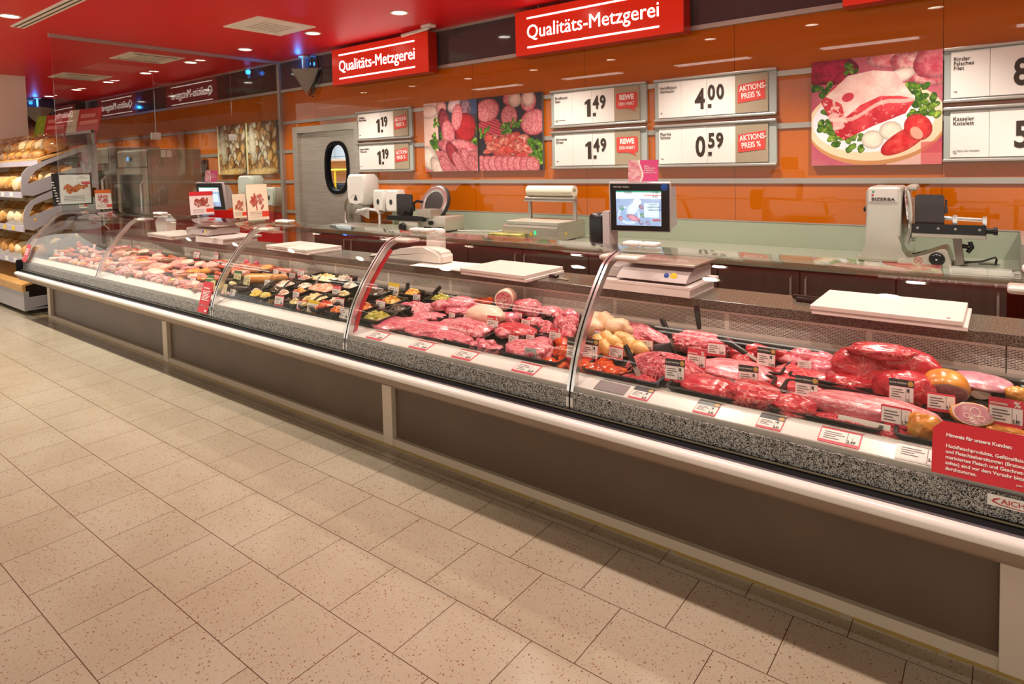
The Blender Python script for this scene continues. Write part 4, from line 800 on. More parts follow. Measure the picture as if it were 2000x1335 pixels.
# ------------------------------------------------------------------ cards and leaflets standing on the glass top
def P_leaf(seed, top, img, base='#f6e6d8'):
    def f(u, v, col):
        col[:] = hx(base); put(col, v > .82, top); rg = random.Random(seed)
        for i in range(26): blobp(col, u, v, rg.uniform(.22, .76), rg.uniform(.34, .68), rg.uniform(.05, .11), rg.uniform(.03, .07), rg.uniform(0, 180), img[0], rg.choice((img[1], '#f3dcc8', '#c9705a')), wob=.7)
        for i in range(4): put(col, (np.abs(v-(.22-.045*i)) < .008) & (u > .1) & (u < rg.uniform(.5, .9)), '#9a7a70')
        put(col, (u > .68) & (v < .24) & (v > .08), '#e0452e')
    return f
def easel(nm, cat, lab, xp, yp, w, h, paint, face=0, tilt=-10, n=60, z=1.187, frame=None, at=None):
    p = pz(xp, yp, z) if at is None else Vector(at); ang = math.atan2(p.x, -p.y)*-1
    rz = math.atan2(p.y, p.x) - R(90) + R(face) if False else (math.atan2(-p.x, p.y) + R(face))
    t_ = thing(nm, lab, cat, p, (0, 0, rz)); Mx = Matrix.Rotation(R(tilt), 4, 'X')
    o = pic('printed_face', paint, -w/2, .012, w/2, h, 0, n, M_pic, t_, .002); o.matrix_parent_inverse = Matrix(); o.data.transform(Mx)
    bm = nb(); bx(bm, -w/2-.004, .0025, .004, w/2+.004, .006, h+.004, M=Mx); bx(bm, -w/2-.004, -.02, .0, w/2+.004, .09, .004); obj('acrylic_holder', bm, M_acryl, t_)
    if frame:
        bm = nb(); bx(bm, -w/2-.07, .008, 0, w/2+.02, .02, h+.02, M=Mx); obj('black_board', bm, M_black, t_)
        bm = nb()
        for i in range(9): bx(bm, -w/2-.075+.012*(i//2), .006, h*.75-.03*i, -w/2-.05+.012*(i//2), .0075, h*.78-.03*i, M=Mx)
        obj('paper_tabs', bm, M_offw, t_)
    return t_
def P_party(u, v, col):
    col[:] = hx('#ece6e2'); put(col, (u > .45) & (v > .78) & (v < .95), '#fbf8f4')
    for i in range(14):
        rg = random.Random(i); blobp(col, u, v, rg.uniform(.1, .9), rg.uniform(.4, .62), rg.uniform(.06, .14), rg.uniform(.05, .09), rg.uniform(0, 90), '#c8502c', '#f0b45c', wob=.7)
    put(col, (u > .7) & (v > .66) & (v < .75), '#d8262c')
    for i in range(4): put(col, (np.abs(v-(.26-.05*i)) < .009) & (u > .1) & (u < .8), '#a39c98')
e1 = easel('menu_board', 'sign', 'black stand-up board with a white party platter poster at the far counter end', 152, 400, .29, .34, P_party, 8, -4, 70, frame=1, at=(-8.35, 2.70, 1.25))
txt('lettering', 'REWE\nPARTYPLATTEN', .019, M_ink, e1, Matrix.Translation((.06, -.004, .31)) @ Matrix.Rotation(R(90), 4, 'X'), 'CENTER', gap=.9, sx=.8)
easel('leaflet_holder', 'leaflet', 'narrow food leaflet in a clear holder in front of the black board', 163, 408, .08, .20, P_leaf(1, '#f1ece4', ('#d8582c', '#f0c070')), 20)
easel('promotion_card', 'card', 'pink promotion card with orange header right of the black board', 204, 410, .155, .23, P_leaf(2, '#f0703c', ('#d8405c', '#f0a0a0'), '#f8e2e2'), 12)
easel('promotion_card', 'card', 'white promotion card with red header in front of the rear scale screen', 396, 421, .20, .225, P_leaf(3, '#d8323a', ('#a83a2c', '#d8785c'), '#f6e4e0'), 12)
easel('leaflet_holder', 'leaflet', 'narrow cream leaflet with sausages in a clear box holder', 470, 428, .105, .215, P_leaf(4, '#f0dcc0', ('#b84a34', '#e8a890'), '#efd8b8'), 15)
easel('menu_card', 'leaflet', 'tall cream card with meat pictures standing right of the leaflet box', 506, 432, .16, .30, P_leaf(5, '#efd9bc', ('#c04a40', '#d88070'), '#efd9bc'), 12)
# ------------------------------------------------------------------ red notices on the glass front
def pr_frame(x, s, side=-1):
    # frame on the glass front at height s
    for a_, b_ in zip(PR, PR[1:]):
        if a_[1] <= s <= b_[1]: break
    k_ = (s-a_[1])/(b_[1]-a_[1]); y = a_[0]+(b_[0]-a_[0])*k_; return Vector((x, y, s)), math.atan2(b_[0]-a_[0], b_[1]-a_[1])
def notice(nm, x0, x1, z0, z1, lab, cut=.03, parts=None):
    p, an = pr_frame((x0+x1)/2, (z0+z1)/2); t_ = thing(nm, lab, 'notice', ((x0+x1)/2, 2.238, z0), (-an*.9, 0, 0)); w = x1-x0; h = z1-z0
    bm = nb(); ext(bm, [(-w/2, 0), (w/2, 0), (w/2, h-cut), (w/2-cut, h), (-w/2+cut, h), (-w/2, h-cut)], 'xz', -.004, -.001); obj('red_panel', bm, M_red, t_); return t_, w, h
a, b = py(1819, 920, 2.238), py(1850, 824, 2.27)
t_, w, h = notice('customer_notice', a.x, a.x+.46, a.z, b.z+.005, 'large red customer notice Hinweis für unsere Kunden on the glass at the right', .026)
wr = lambda s_, x, z, sz, **k_: txt('lettering', s_, sz, M_wtxt, t_, Matrix.Translation((-w/2+x, -.0048, z)) @ Matrix.Rotation(R(90), 4, 'X'), **k_)
wr('Hinweis für unsere Kunden:', .034, h-.043, .0138, bold=.00035)
wr('Hackfleischprodukte, Geflügelfleisch,\nund Fleischzubereitungen (Bratwurst,\nmariniertes Fleisch und Geschnet-\nzeltes) sind vor dem Verzehr bitte\ndurchzugaren.', .034, h-.074, .0133, bold=.00025, gap=1.2)
wr('Jeden Tag ein bisschen besser.', .2, .014, .0062); wr('REWE', .295, .012, .0155, bold=.0005)
ai = thing('maker_plate', 'white maker plate with red lettering on the speckled skirt', 'plate', (py(1928, 965, 2.245).x, 2.246, .60))
bm = nb(); bx(bm, 0, -.003, -.012, .2, .0, .022, .002); obj('plate', bm, M_paper, ai)
txt('lettering', 'AICHINGER', .021, M_red, ai, Matrix.Translation((.032, -.004, .0)) @ Matrix.Rotation(R(90), 4, 'X'), sx=1.1)
bm = nb(); tube(bm, [(.03, -.004, .014), (.016, -.004, .008), (.012, -.004, .003), (.03, -.004, -.004), (.1, -.004, -.008)], [.001, .0022, .002, .0012, .0006], 6); obj('swoosh', bm, M_red, ai)
a, b = py(386, 608, 2.238), py(415, 553, 2.26)
t2, w, h = notice('service_notice', a.x, a.x+.14, a.z, b.z, 'red service notice with white text on the glass below the cold cuts', .012)
txt('lettering', 'Unser Service', .015, M_wtxt, t2, Matrix.Translation((-.05, -.0048, h-.05)) @ Matrix.Rotation(R(90), 4, 'X'), bold=.0004)
bm = nb()
for i in range(7): bx(bm, -.05, -.0052, h-.07-.0105*i, .055-.012*(i % 3), -.0045, h-.066-.0105*i)
bx(bm, .03, -.0052, .012, .055, -.0045, .024); obj('text_lines', bm, M_wtxt, t2)
a, b = py(43, 510, 2.238), py(56, 477, 2.27)
t3, w, h = notice('service_notice', XL+.03, XL+.17, a.z, b.z, 'red service notice at the far left end of the counter glass', .012)
bm = nb()
for i in range(7): bx(bm, -.05, -.0052, h-.05-.0105*i, .055-.012*(i % 3), -.0045, h-.046-.0105*i)
obj('text_lines', bm, M_wtxt, t3)
# ------------------------------------------------------------------ bakery ovens behind the partition
def oven(x0, x1, y0, y1, z1, lab):
    o = thing('bakery_oven', lab, 'oven', ((x0+x1)/2, (y0+y1)/2, 0), 0, 'steel bakery ovens behind the partition'); w = x1-x0
    bm = nb(); bx(bm, x0, y0, .0, x1, y1, z1, .008); obj('body', bm, M_ovs, o, world=True)
    bm = nb(); bx(bm, x0+.04, y0-.02, z1-.25, x1-.04, y0, z1-.02, .004); pn = obj('control_panel', bm, mat('oven_panel', '#cfd2bd', .4) if 'oven_panel' not in bpy.data.materials else bpy.data.materials['oven_panel'], o, world=True)
    bm = nb(); cyl(bm, (x0+w*.5, y0-.035, z1-.14), (x0+w*.5, y0-.02, z1-.14), .035); obj('knob', bm, M_black, pn, True, world=True)
    bm = nb(); bx(bm, x0+w*.36, y0-.023, z1-.16, x0+w*.43, y0-.019, z1-.1); obj('display', bm, emis('oven_display', (.2, .5, 1, 1), .8), pn, world=True)
    bm = nb(); ringext(bm, [(x0+.03, .3), (x1-.03, .3), (x1-.03, z1-.27), (x0+.03, z1-.27)], [(x0+.13, .42), (x1-.13, .42), (x1-.13, z1-.36), (x0+.13, z1-.36)], 'xz', y0-.035, y0-.001); dr = obj('door', bm, M_steel, o, world=True)
    bm = nb(); bx(bm, x0+.13, y0-.02, .42, x1-.13, y0-.01, z1-.36); obj('door_glass', bm, mat('oven_glass', '#4a5040', .08) if 'oven_glass' not in bpy.data.materials else bpy.data.materials['oven_glass'], dr, world=True)
    bm = nb(); tube(bm, [(x1-.07, y0-.035, .75), (x1-.07, y0-.09, .8), (x1-.07, y0-.09, z1-.5), (x1-.07, y0-.035, z1-.45)], .016, 8); obj('handle', bm, M_chrome, dr, True, world=True)
    bm = nb(); bx(bm, x1, y0+.03, .7, x1+.004, y1-.05, z1-.12); obj('side_panel', bm, M_ovs, o, world=True)
    if x1 > -10:
        for i, q in enumerate((.17, .25)):
            bm = nb(); bx(bm, x1+.004, y0+q, z1-.12, x1+.006, y0+q+.07, z1-.02); obj('note', bm, M_paper, o, world=True)
M_ovs = mat('oven_side_steel', '#9a8779', .35, .7)
oven(-10.6, -9.56, 4.0, 4.75, 1.93, 'large steel bakery oven behind the glass partition')
oven(-11.95, -10.9, 4.0, 4.75, 2.0, 'second steel bakery oven farther left by the bread shelf')
# ------------------------------------------------------------------ bread shelf at the left end of the counter
def curve2d(name, outer, holes, th, m, parent, Mx):
    cu = bpy.data.curves.new(name, 'CURVE'); cu.dimensions = '2D'; cu.fill_mode = 'BOTH'; cu.extrude = th/2
    for P in [outer]+holes:
        sp = cu.splines.new('POLY'); sp.points.add(len(P)-1); sp.use_cyclic_u = True
        for q, p in zip(sp.points, P): q.co = (p[0], p[1], 0, 1)
    t_ = bpy.data.objects.new(name, cu); me = bpy.data.meshes.new_from_object(t_); bpy.data.objects.remove(t_); bpy.data.curves.remove(cu); me.materials.clear(); me.transform(Mx)
    return obj(name, me, m, parent, world=True)
XS = -8.82
bs = thing('bread_shelf', 'grey wheeled bread shelf with curved side arms and clear flaps left of the counter', 'shelf', (-10.2, 2.6, 0))
def yz(pts, oy): 
    o = []
    for x, y in pts:
        p = px_(x/8, y/8+oy, XS); o.append((p.y, p.z))
    return o
YZX = Matrix(((0, 0, 1, XS), (1, 0, 0, 0), (0, 1, 0, 0), (0, 0, 0, 1)))
armU = yz([(1280, 690), (1500, 690), (1520, 1335), (1470, 1480), (930, 1300), (520, 1460), (360, 1450), (330, 1380), (325, 1250), (340, 1110), (430, 1010), (640, 930)], 200)
holeU = yz([(430, 1270), (480, 1150), (560, 1060), (740, 960), (1250, 770), (1280, 780), (1270, 1010), (1120, 1030)], 200)
armL = yz([(1500, 130), (1500, 520), (960, 560), (520, 800), (400, 775), (365, 680), (360, 560), (400, 430), (480, 340), (590, 270), (930, 120)], 350)
holeL = yz([(450, 590), (480, 490), (530, 400), (690, 330), (920, 250), (1100, 260), (1100, 360), (930, 400)], 350)
for nm_, a_, h_ in (('upper', armU, holeU), ('lower', armL, holeL)): curve2d('side_panel', a_, [h_], .02, M_greyp, bs, YZX)
third = [(y, z-.40) for y, z in armL]; h3 = [(y, z-.40) for y, z in holeL]; curve2d('side_panel', third, [h3], .02, M_greyp, bs, YZX)
bm = nb(); bx(bm, -11.0, 3.05, .1, XS-.01, 3.1, 1.95); bx(bm, XS-.03, 2.98, .1, XS+.0, 3.1, 1.95); obj('back_frame', bm, M_greyp, bs, world=True)
bm = nb(); bx(bm, -8.86, 3.06, 1.9, -8.83, 3.09, 2.13); bx(bm, -11, 3.06, 2.10, -8.83, 3.09, 2.13); obj('top_rail', bm, M_greyp, bs, world=True)
bm = nb(); ext(bm, [(2.28, .05), (2.28, .27), (2.33, .27), (2.33, .07), (3.0, .13), (3.0, .05)], 'yz', -11, XS); bx(bm, XS-.02, 2.33, .07, XS, 3.05, .2); obj('base', bm, M_greyp, bs, world=True)
bm = nb(); ext(bm, [(2.27, .27), (2.27, .35), (2.30, .36), (2.95, .5), (2.95, .48), (2.3, .335), (2.3, .27)], 'yz', -11, XS); obj('base_board', bm, M_wood, bs, world=True)
for x in (-8.93, -9.9):
    bm = nb(); bx(bm, x-.035, 2.33, .04, x+.035, 2.40, .06); cyl(bm, (x-.02, 2.36, .032), (x+.02, 2.36, .032), .032); obj('caster', bm, M_dark, bs, True, world=True)
bm = nb(); ext(bm, [(2.49, 1.70), (2.49, 1.775), (2.5, 1.78), (2.98, 1.95), (2.98, 1.93), (2.52, 1.76), (2.52, 1.70)], 'yz', -11, XS); obj('top_tray', bm, M_wood, bs, world=True)
bm = nb(); bx(bm, -11, 2.483, 1.705, XS, 2.489, 1.765); obj('price_rail', bm, mat('lilac_price_rail', '#b9aeb8', .4), bs, world=True)
M_flap = glass('clear_flap', '#f3efe4', .07)
tiers = []
for zf, zb, yf in ((1.37, 1.60, 2.33), (.98, 1.22, 2.33), (.60, .85, 2.33)):
    bm = nb(); ext(bm, [(yf, zf-.01), (yf, zf+.01), (3.0, zb+.01), (3.0, zb-.01)], 'yz', -11, XS-.012); obj('tier_board', bm, M_wood, bs, world=True)
    bm = nb(); bx(bm, -11, yf-.012, zf-.03, XS-.01, yf, zf+.04); pr = obj('price_rail', bm, bpy.data.materials['lilac_price_rail'], bs, world=True)
    bm = nb()
    for i in range(6): bx(bm, -10.9+.33*i, yf-.0145, zf-.02, -10.78+.33*i, yf-.0125, zf+.03)
    obj('price_slip', bm, M_yellow if zf == .98 else M_paper, pr, world=True)
    for i in range(3):
        x1 = XS-.02-.72*i; bm = nb(); ext(bm, [(yf+.0, zf+.04), (yf+.005, zf+.04), (yf+.06, zf+.14), (yf+.2, zf+.27), (yf+.195, zf+.27), (yf+.054, zf+.14)], 'yz', x1-.71, x1); obj('clear_flap', bm, M_flap, bs, world=True)
    tiers.append((zf, zb, yf))
for i, (x0, x1, lab, l2) in enumerate(((-9.75, -8.98, 'red and cream promotion sign on top of the bread shelf, right one', 1), (-11.0, -10.15, 'red and green promotion sign on top of the bread shelf, left one', 0))):
    t_ = thing('shelf_sign', lab, 'sign', ((x0+x1)/2, 3.1, 1.99), R(8), 'signs on the bread shelf'); w = (x1-x0)/2
    bm = nb(); bx(bm, -w, 0, .12, w, .01, .45, M=Matrix.Rotation(R(-12), 4, 'X')); bx(bm, -w, .0, -.02, -w+.02, .01, .15); bx(bm, w-.02, 0, -.02, w, .01, .15); obj('sign_plate', bm, M_red, t_)
    bm = nb(); bx(bm, -w, -.003, .12, -w*.35, -.0005, .45, M=Matrix.Rotation(R(-12), 4, 'X')); obj('photo_field', bm, ncol('sign_field_%d' % i, [(.4, '#d8c8ac' if l2 else '#7fae2a'), (.6, '#b9a88e' if l2 else '#c6d23c')], 6, .5), t_)
    bm = nb()
    for j in range(2): bx(bm, -w*.2, -.003, .24+.09*j, w*(.9-.2*j), -.0005, .29+.09*j, M=Matrix.Rotation(R(-12), 4, 'X'))
    obj('text_lines', bm, mat('sign_text', '#eb8a80', .6) if 'sign_text' not in bpy.data.materials else bpy.data.materials['sign_text'], t_)
# ------------------------------------------------------------------ food materials
def food(name, stops, scale=6, rough=.3, detail=5, dist=1.0, sc3=(1, 1, 1), bump=.3, bscale=30, coat=.0, bdist=.004, spec=.5, fat=None):
    m = mat(name, '#ffffff', rough, 0, spec); t = NT(m); b = t.b; b.inputs['Coat Weight'].default_value = coat; b.inputs['Coat Roughness'].default_value = .12
    tc = t.n('TexCoord'); oi = t.n('ObjectInfo'); ad = t.n('VectorMath', operation='ADD'); t.l(tc.outputs['Object'], ad.inputs[0]); t.l(oi.outputs['Location'], ad.inputs[1])
    mp = t.n('Mapping'); mp.inputs['Scale'].default_value = sc3; t.l(ad.outputs[0], mp.inputs[0])
    f = t.noise(scale, detail, mp.outputs[0], dist); base = t.ramp(f, stops)
    if fat:
        fc, fscale, thr, fsc = fat; mp2 = t.n('Mapping'); mp2.inputs['Scale'].default_value = fsc; t.l(ad.outputs[0], mp2.inputs[0])
        g = t.noise(fscale, 4, mp2.outputs[0], 2.0, .6); gg = t.ramp(t.math('ABSOLUTE', t.math('SUBTRACT', g, .5)), [(0, (1, 1, 1, 1)), (thr, (0, 0, 0, 1))])
        mx = t.n('MixRGB'); t.l(gg, mx.inputs[0]); t.l(base, mx.inputs[1]); mx.inputs[2].default_value = lin(fc); base = mx.outputs[0]
    t.l(base, b.inputs['Base Color'])
    if bump: t.bump(t.noise(bscale, 3, mp.outputs[0]), bump, bdist)
    return m
M_beef = food('beef', [(.3, '#90101f'), (.45, '#b81d2e'), (.62, '#cc3a46'), (.75, '#d65a60')], 26, .25, 6, 1.2, (.7, 2.4, 1), .35, 70, .3, fat=('#e3968f', 9, .024, (1, 1.8, 1)))
M_beefd = food('dark_beef', [(.3, '#9a1222'), (.5, '#c02031'), (.68, '#ce4048'), (.8, '#d76a68')], 24, .25, 6, 1.2, (.7, 2.4, 1), .35, 70, .3, fat=('#dd8880', 6, .015, (1, 1.8, 1)))
M_fil = food('beef_fillet', [(.3, '#c04c5c'), (.5, '#d4717c'), (.7, '#e29a9e')], 18, .28, 5, 1.5, (.5, 3, 1), .3, 80, .25, fat=('#eec0ba', 10, .03, (.6, 3, 1)))
M_pork = food('pork', [(.28, '#b94058'), (.45, '#cc586c'), (.62, '#d8757f'), (.75, '#e2959a')], 22, .28, 6, 1.2, (.7, 2.2, 1), .35, 70, .25, fat=('#ecb9b6', 9, .02, (1, 1.7, 1)))
M_porkm = food('marbled_pork', [(.3, '#b53a50'), (.47, '#cb5668'), (.54, '#e9b2b0'), (.59, '#c95267'), (.72, '#eabdb8')], 17, .32, 5, 2.5, (1, 1.4, 1), .3, 90, .15)
M_fatm = food('pork_fat_rind', [(.3, '#eab9a4'), (.55, '#f0cdb8'), (.75, '#e5a696')], 7, .38, 4, .6, (1, 1, 1), .2, 60)
M_mince = food('minced_meat', [(.3, '#b8283c'), (.45, '#cf4a5a'), (.58, '#e08288'), (.68, '#f0b8b2')], 60, .35, 4, .6, (1, 1, 1), .9, 130, .1, .008)
M_mincer = food('red_minced_beef', [(.3, '#a81428'), (.5, '#c92c3c'), (.66, '#dd6a6c')], 70, .35, 4, .6, (1, 1, 1), .9, 140, .1, .008)
M_chick = food('chicken_skin', [(.3, '#d59a4e'), (.5, '#e6b46c'), (.7, '#efcb94')], 12, .35, 4, .6, (1, 1, 1), .4, 140)
M_chickp = food('pale_chicken', [(.3, '#e8b48c'), (.5, '#f0c9a4'), (.7, '#f3d9bc')], 12, .35, 4, .6, (1, 1, 1), .5, 140)
M_mari = food('orange_marinade', [(.3, '#8c1d08'), (.42, '#c8380e'), (.58, '#e0561a'), (.7, '#ec8a34')], 22, .15, 5, 1, (1, 1, 1), .5, 70, .6)
M_smoke = food('smoked_rind', [(.3, '#b4571c'), (.45, '#d8832c'), (.6, '#e6a548'), (.72, '#cf6a34')], 9, .28, 5, .8, (1, 1, 1), .3, 70, .3)
M_ham = food('ham_cut_face', [(.3, '#c47488'), (.5, '#d28c9a'), (.62, '#dba6ac'), (.70, '#f0d6d0')], 18, .3, 5, 1.6, (1, 1, 1), .1, 90, .1)
M_hamfat = food('ham_fat', [(.3, '#f0c8b4'), (.7, '#f6dfcf')], 10, .35, 3, .5)
M_saus = food('red_sausage', [(.3, '#b8402c'), (.5, '#cf5c40'), (.7, '#df7e5c')], 14, .3, 4, .6)
M_sausb = food('brown_sausage', [(.3, '#7c4430'), (.5, '#9c5c40'), (.7, '#b87a58')], 12, .35, 4, .6)
M_sausp = food('pink_cold_cut', [(.3, '#d88a80'), (.5, '#e6a294'), (.7, '#f0bcae')], 12, .32, 4, .6)
M_sauso = food('orange_sausage_skin', [(.3, '#d88440'), (.5, '#e69c58'), (.7, '#eeb27a')], 6, .3, 3, .4)
M_sausd = food('dark_sausage', [(.3, '#2e2422'), (.6, '#4a3a34'), (.8, '#5c4a40')], 10, .35, 4, .5)
M_salam = food('salami_face', [(.35, '#a8404c'), (.5, '#bf6066'), (.6, '#e0aaa4')], 70, .35, 3, .3, (1, 1, 1), .1)
M_bread = food('bread_crust', [(.3, '#b8742c'), (.5, '#d79a4a'), (.7, '#ecc27e')], 8, .6, 4, .6, (1, 1, 1), .4, 50)
M_flour = food('floured_bread', [(.3, '#d09a5c'), (.5, '#ecd2a4'), (.7, '#f5e6c8')], 8, .7, 4, .6, (1, 1, 1), .4, 50)
M_trayb = mat('black_display_tray', '#1a1717', .22)
# ------------------------------------------------------------------ food shapes
def blob(sx, sy, sz, seed=0, amp=.16, freq=1.3, sub=4, flat=.5, p=2.3, fine=0, ff=9, taper=0):
    bm = nb(); bmesh.ops.create_icosphere(bm, subdivisions=sub, radius=1); o = Vector((seed*3.7, seed*1.9, -seed*2.3))
    for v in bm.verts:
        n = v.co.normalized(); k_ = (abs(n.x)**p+abs(n.y)**p+abs(n.z)**p)**(-1/p)
        r = k_*(1+amp*(noise.fractal(n*freq+o, 1, 2, 3)+.35*noise.noise(n*freq*2.6+o*1.7))) + (fine*noise.fractal(n*ff+o*2, .8, 2, 3) if fine else 0)
        q = n*r; q = Vector((q.x, q.y*(1-taper*q.x), q.z*(1-taper*q.x))); v.co = Vector((q.x*sx/2, q.y*sy/2, max(q.z, -flat)*sz/(1+flat)+flat*sz/(1+flat)))
    return bm
def strands(sx, sy, sz, seed, n=130, r=.0032, L=.05):
    rg = random.Random(seed); bm = blob(sx*.9, sy*.9, sz*.85, seed, .12, 1.6, 3, .35)
    for i in range(n):
        a = rg.uniform(0, 2*math.pi); q = math.sqrt(rg.random()); x, y = q*math.cos(a)*sx*.46, q*math.sin(a)*sy*.46; z = max(.004, sz*.92*(1-q**2.2)**.6)
        d = rg.uniform(-.7, .7)+rg.choice((0, 0, 1.2)); pts = []; 
        for j in range(5):
            t_ = (j/4-.5)*L; px = x+t_*math.cos(d)+rg.uniform(-.004, .004); py_ = y+t_*math.sin(d)+rg.uniform(-.004, .004); qq = min(1, math.hypot(px/(sx*.5), py_/(sy*.5))); pts.append((px, py_, max(.003, sz*.93*(1-qq**2.2)**.6)+rg.uniform(-.001, .003)))
        tube(bm, pts, r, 5)
    return bm
def bits(sx, sy, sz, seed, n, r, shape='ball', sub=1):
    rg = random.Random(seed); bm = blob(sx*.95, sy*.95, sz*.8, seed, .1, 1.5, 3, .3)
    for i in range(n):
        a = rg.uniform(0, 2*math.pi); q = math.sqrt(rg.random()); x, y = q*math.cos(a)*sx*.46, q*math.sin(a)*sy*.46; z = max(.005, sz*.82*(1-q**2.2)**.6); rr = r*rg.uniform(.7, 1.2)
        Mx = Matrix.Translation((x, y, z)) @ Matrix.Rotation(rg.uniform(0, 6), 4, Vector((rg.random()-.5, rg.random()-.5, rg.random()-.5)).normalized())
        if shape == 'ball': bmesh.ops.create_icosphere(bm, subdivisions=2, radius=rr, matrix=Mx)
        else: bx(bm, -rr, -rr*.6, -rr*.4, rr, rr*.6, rr*.4, rr*.15, Mx, 1)
    return bm
def roll(L, r, seed=0, bend=.0, squash=1.0, n=14, tips=True):
    bm = nb(); pts = []; rr = []; N = 11
    for i in range(N):
        t_ = i/(N-1); pts.append(((t_-.5)*L, bend*math.sin(t_*math.pi)*L, 0)); e = min(t_, 1-t_)*L/r
        rr.append(r*(math.sqrt(max(0.02, 1-(1-min(1, e))**2)) if tips else 1)*(1+.06*noise.noise((t_*3+seed, seed, 0))))
    tube(bm, pts, rr, n); bmesh.ops.transform(bm, matrix=Matrix.Translation((0, 0, r*squash)) @ Matrix.Scale(squash, 4, (0, 0, 1)), verts=bm.verts[:]); return bm
SEED = [0]; FOODS = []
def place(o, x, y, hz, rz, dz=0, hd=0):
    p = pd(x, y, hz*.45+dz); p.y = max(2.385+hd, min(p.y, 3.015-hd*.5)); o.location = (p.x, p.y, dk(p.y)+dz+.004); o.rotation_euler = (math.atan(DKS)*math.cos(rz), math.atan(DKS)*-math.sin(rz) if False else 0, rz); return p
def dims(x, y, w, h, ratio):
    s = depth(pd(x, y, .03))/F_PX*1.09; sx = w*s/.93; sy = sx*ratio; sz = max(.022, min(.17, (h*s-.30*sy)/.95)); return sx, sy, sz
def meat(nm, m, x, y, w, h, lab, cat='meat', ratio=.7, rz=0, dz=0, amp=.16, freq=1.3, sub=4, fine=0, ff=9, shape=None, grp=None, flat=.5, taper=0, **k):
    SEED[0] += 1; sd = SEED[0]; sx, sy, sz = dims(x, y, w, h, ratio)
    if shape == 'strands': bm = strands(sx, sy, sz, sd, **k)
    elif shape == 'bits': bm = bits(sx, sy, sz, sd, **k)
    elif shape == 'roll': sz = min(sz*1.3, h*sx/w*1.0); bm = roll(sx, sz/2, sd, **k)
    else: bm = blob(sx, sy, sz, sd, amp, freq, sub, flat, fine=fine, ff=ff, taper=taper)
    o = obj(nm, bm, m, smooth=True, ang=75); place(o, x, y, sz, R(rz), dz, min(.13, (sy if shape != 'roll' else sz)*.48)); tag(o, lab, cat, grp, 'stuff' if shape in ('bits', 'strands') else None); FOODS.append((o.location.x, o.location.y, lab)); return o
def fatcap(o, m, seed, k_=.55):
    return o
for a in (
 # right-hand case: beef
 ('beef_roast', M_beefd, 1694, 718, 104, 82, 'large raw beef joint at the back right, left half of the pile', .7, 0, 0, .2),
 ('beef_roast', M_beefd, 1772, 724, 104, 88, 'large raw beef joint at the back right with a black-headed tag leaning on it', .7, 0, 0, .18),
 ('beef_roast', M_beef, 1722, 686, 92, 30, 'rolled strip of raw beef lying on top of the two large joints', .45, 8, .13, .2),
 ('beef_steak', M_beefd, 1676, 746, 92, 46, 'rounded raw beef piece in front of the two large joints, left one', .7, 8, 0, .14),
 ('beef_steak', M_beefd, 1768, 757, 92, 72, 'rounded raw beef piece in front of the two large joints, behind the 11 price tag', .7, -5, 0, .12),
 ('beef_fillet', M_fil, 1700, 797, 205, 50, 'long pale pink beef fillet in a black tray near the front rail', .3, 0, .012, .1),
 ('beef_steak', M_beef, 1470, 772, 92, 54, 'glossy red beef piece with white fat at the front rail, left of two', .75, 12, 0, .2),
 ('beef_steak', M_beef, 1548, 795, 76, 48, 'glossy red beef piece with white fat at the front rail, right of two', .75, -8, 0, .2),
 ('beef_steak', M_fil, 1436, 722, 122, 42, 'flat rosy beef slab with film on it behind the front beef pieces', .6, 0, 0, .12),
 ('beef_steak', M_beefd, 1386, 756, 98, 46, 'deep red beef cut with purple sheen at the front rail beside the mince', .6, -4, 0, .12),
 ('beef_steak', M_beef, 1570, 727, 92, 28, 'raw beef slice on grey paper, rear one under the pork scraps', .6, 5, .01, .14),
 ('beef_steak', M_beef, 1553, 750, 100, 32, 'raw beef slice on grey paper, in front, behind a tag', .6, -3, 0, .14),
 # pork case
 ('pork_cut', M_pork, 762, 636, 88, 32, 'flat pork slab at the front rail next to the olives', .6, 0, 0, .15),
 ('pork_cut', M_pork, 838, 644, 86, 36, 'pork leg piece at the front rail, second from the olives', .65, 10, 0, .15),
 ('pork_cut', M_pork, 873, 657, 76, 28, 'smooth pork loin piece at the front rail, beside the marbled neck', .6, 5, 0, .12),
 ('pork_neck', M_porkm, 915, 640, 95, 38, 'strongly marbled pork neck in the middle of the pork case', .6, -5, 0, .18),
 ('pork_loin', M_pork, 850, 619, 42, 20, 'small pork loin piece behind the front slabs', .7, 0, 0, .15),
 ('pork_shoulder', M_porkm, 862, 596, 34, 22, 'pork shoulder piece behind the chops, under the round ham joint', .8, 0, .04, .18),
 ('pork_ham', M_pork, 898, 592, 56, 30, 'round raw ham joint on top of the pile by the back grille', .75, 0, .03, .12),
 ('pork_rind', M_fatm, 950, 614, 78, 40, 'pork piece with smooth pale rind in the middle of the pile', .6, -6, .02, .1),
 ('pork_cut', M_pork, 994, 622, 40, 27, 'small pork piece right of the pale rind piece', .7, 0, .01, .14),
 ('pork_cut', M_pork, 892, 606, 50, 20, 'pink pork slice between the round ham joint and the rind piece', .6, 0, .02, .12),
 ('beef_roast', M_porkm, 1030, 600, 52, 34, 'dark pink rolled roast right of the knuckle at the grille', .7, 0, .02, .16),
 ('pork_fillet', M_beef, 1008, 645, 82, 28, 'raw red pork fillet under two small tags', .5, 0, .01, .14),
 ('pork_steak', M_porkm, 1034, 683, 92, 40, 'marbled pork steaks with grey tag at the front rail', .65, -6, 0, .2)):
    meat(a[0], a[1], a[2], a[3], a[4], a[5], a[6], 'meat', a[7], a[8], a[9], a[10])
meat('minced_beef', M_mincer, 1685, 836, 200, 26, 'long heap of red minced beef at the front rail by the fillet tray', 'minced meat', .28, 0, 0, shape='strands', n=260)
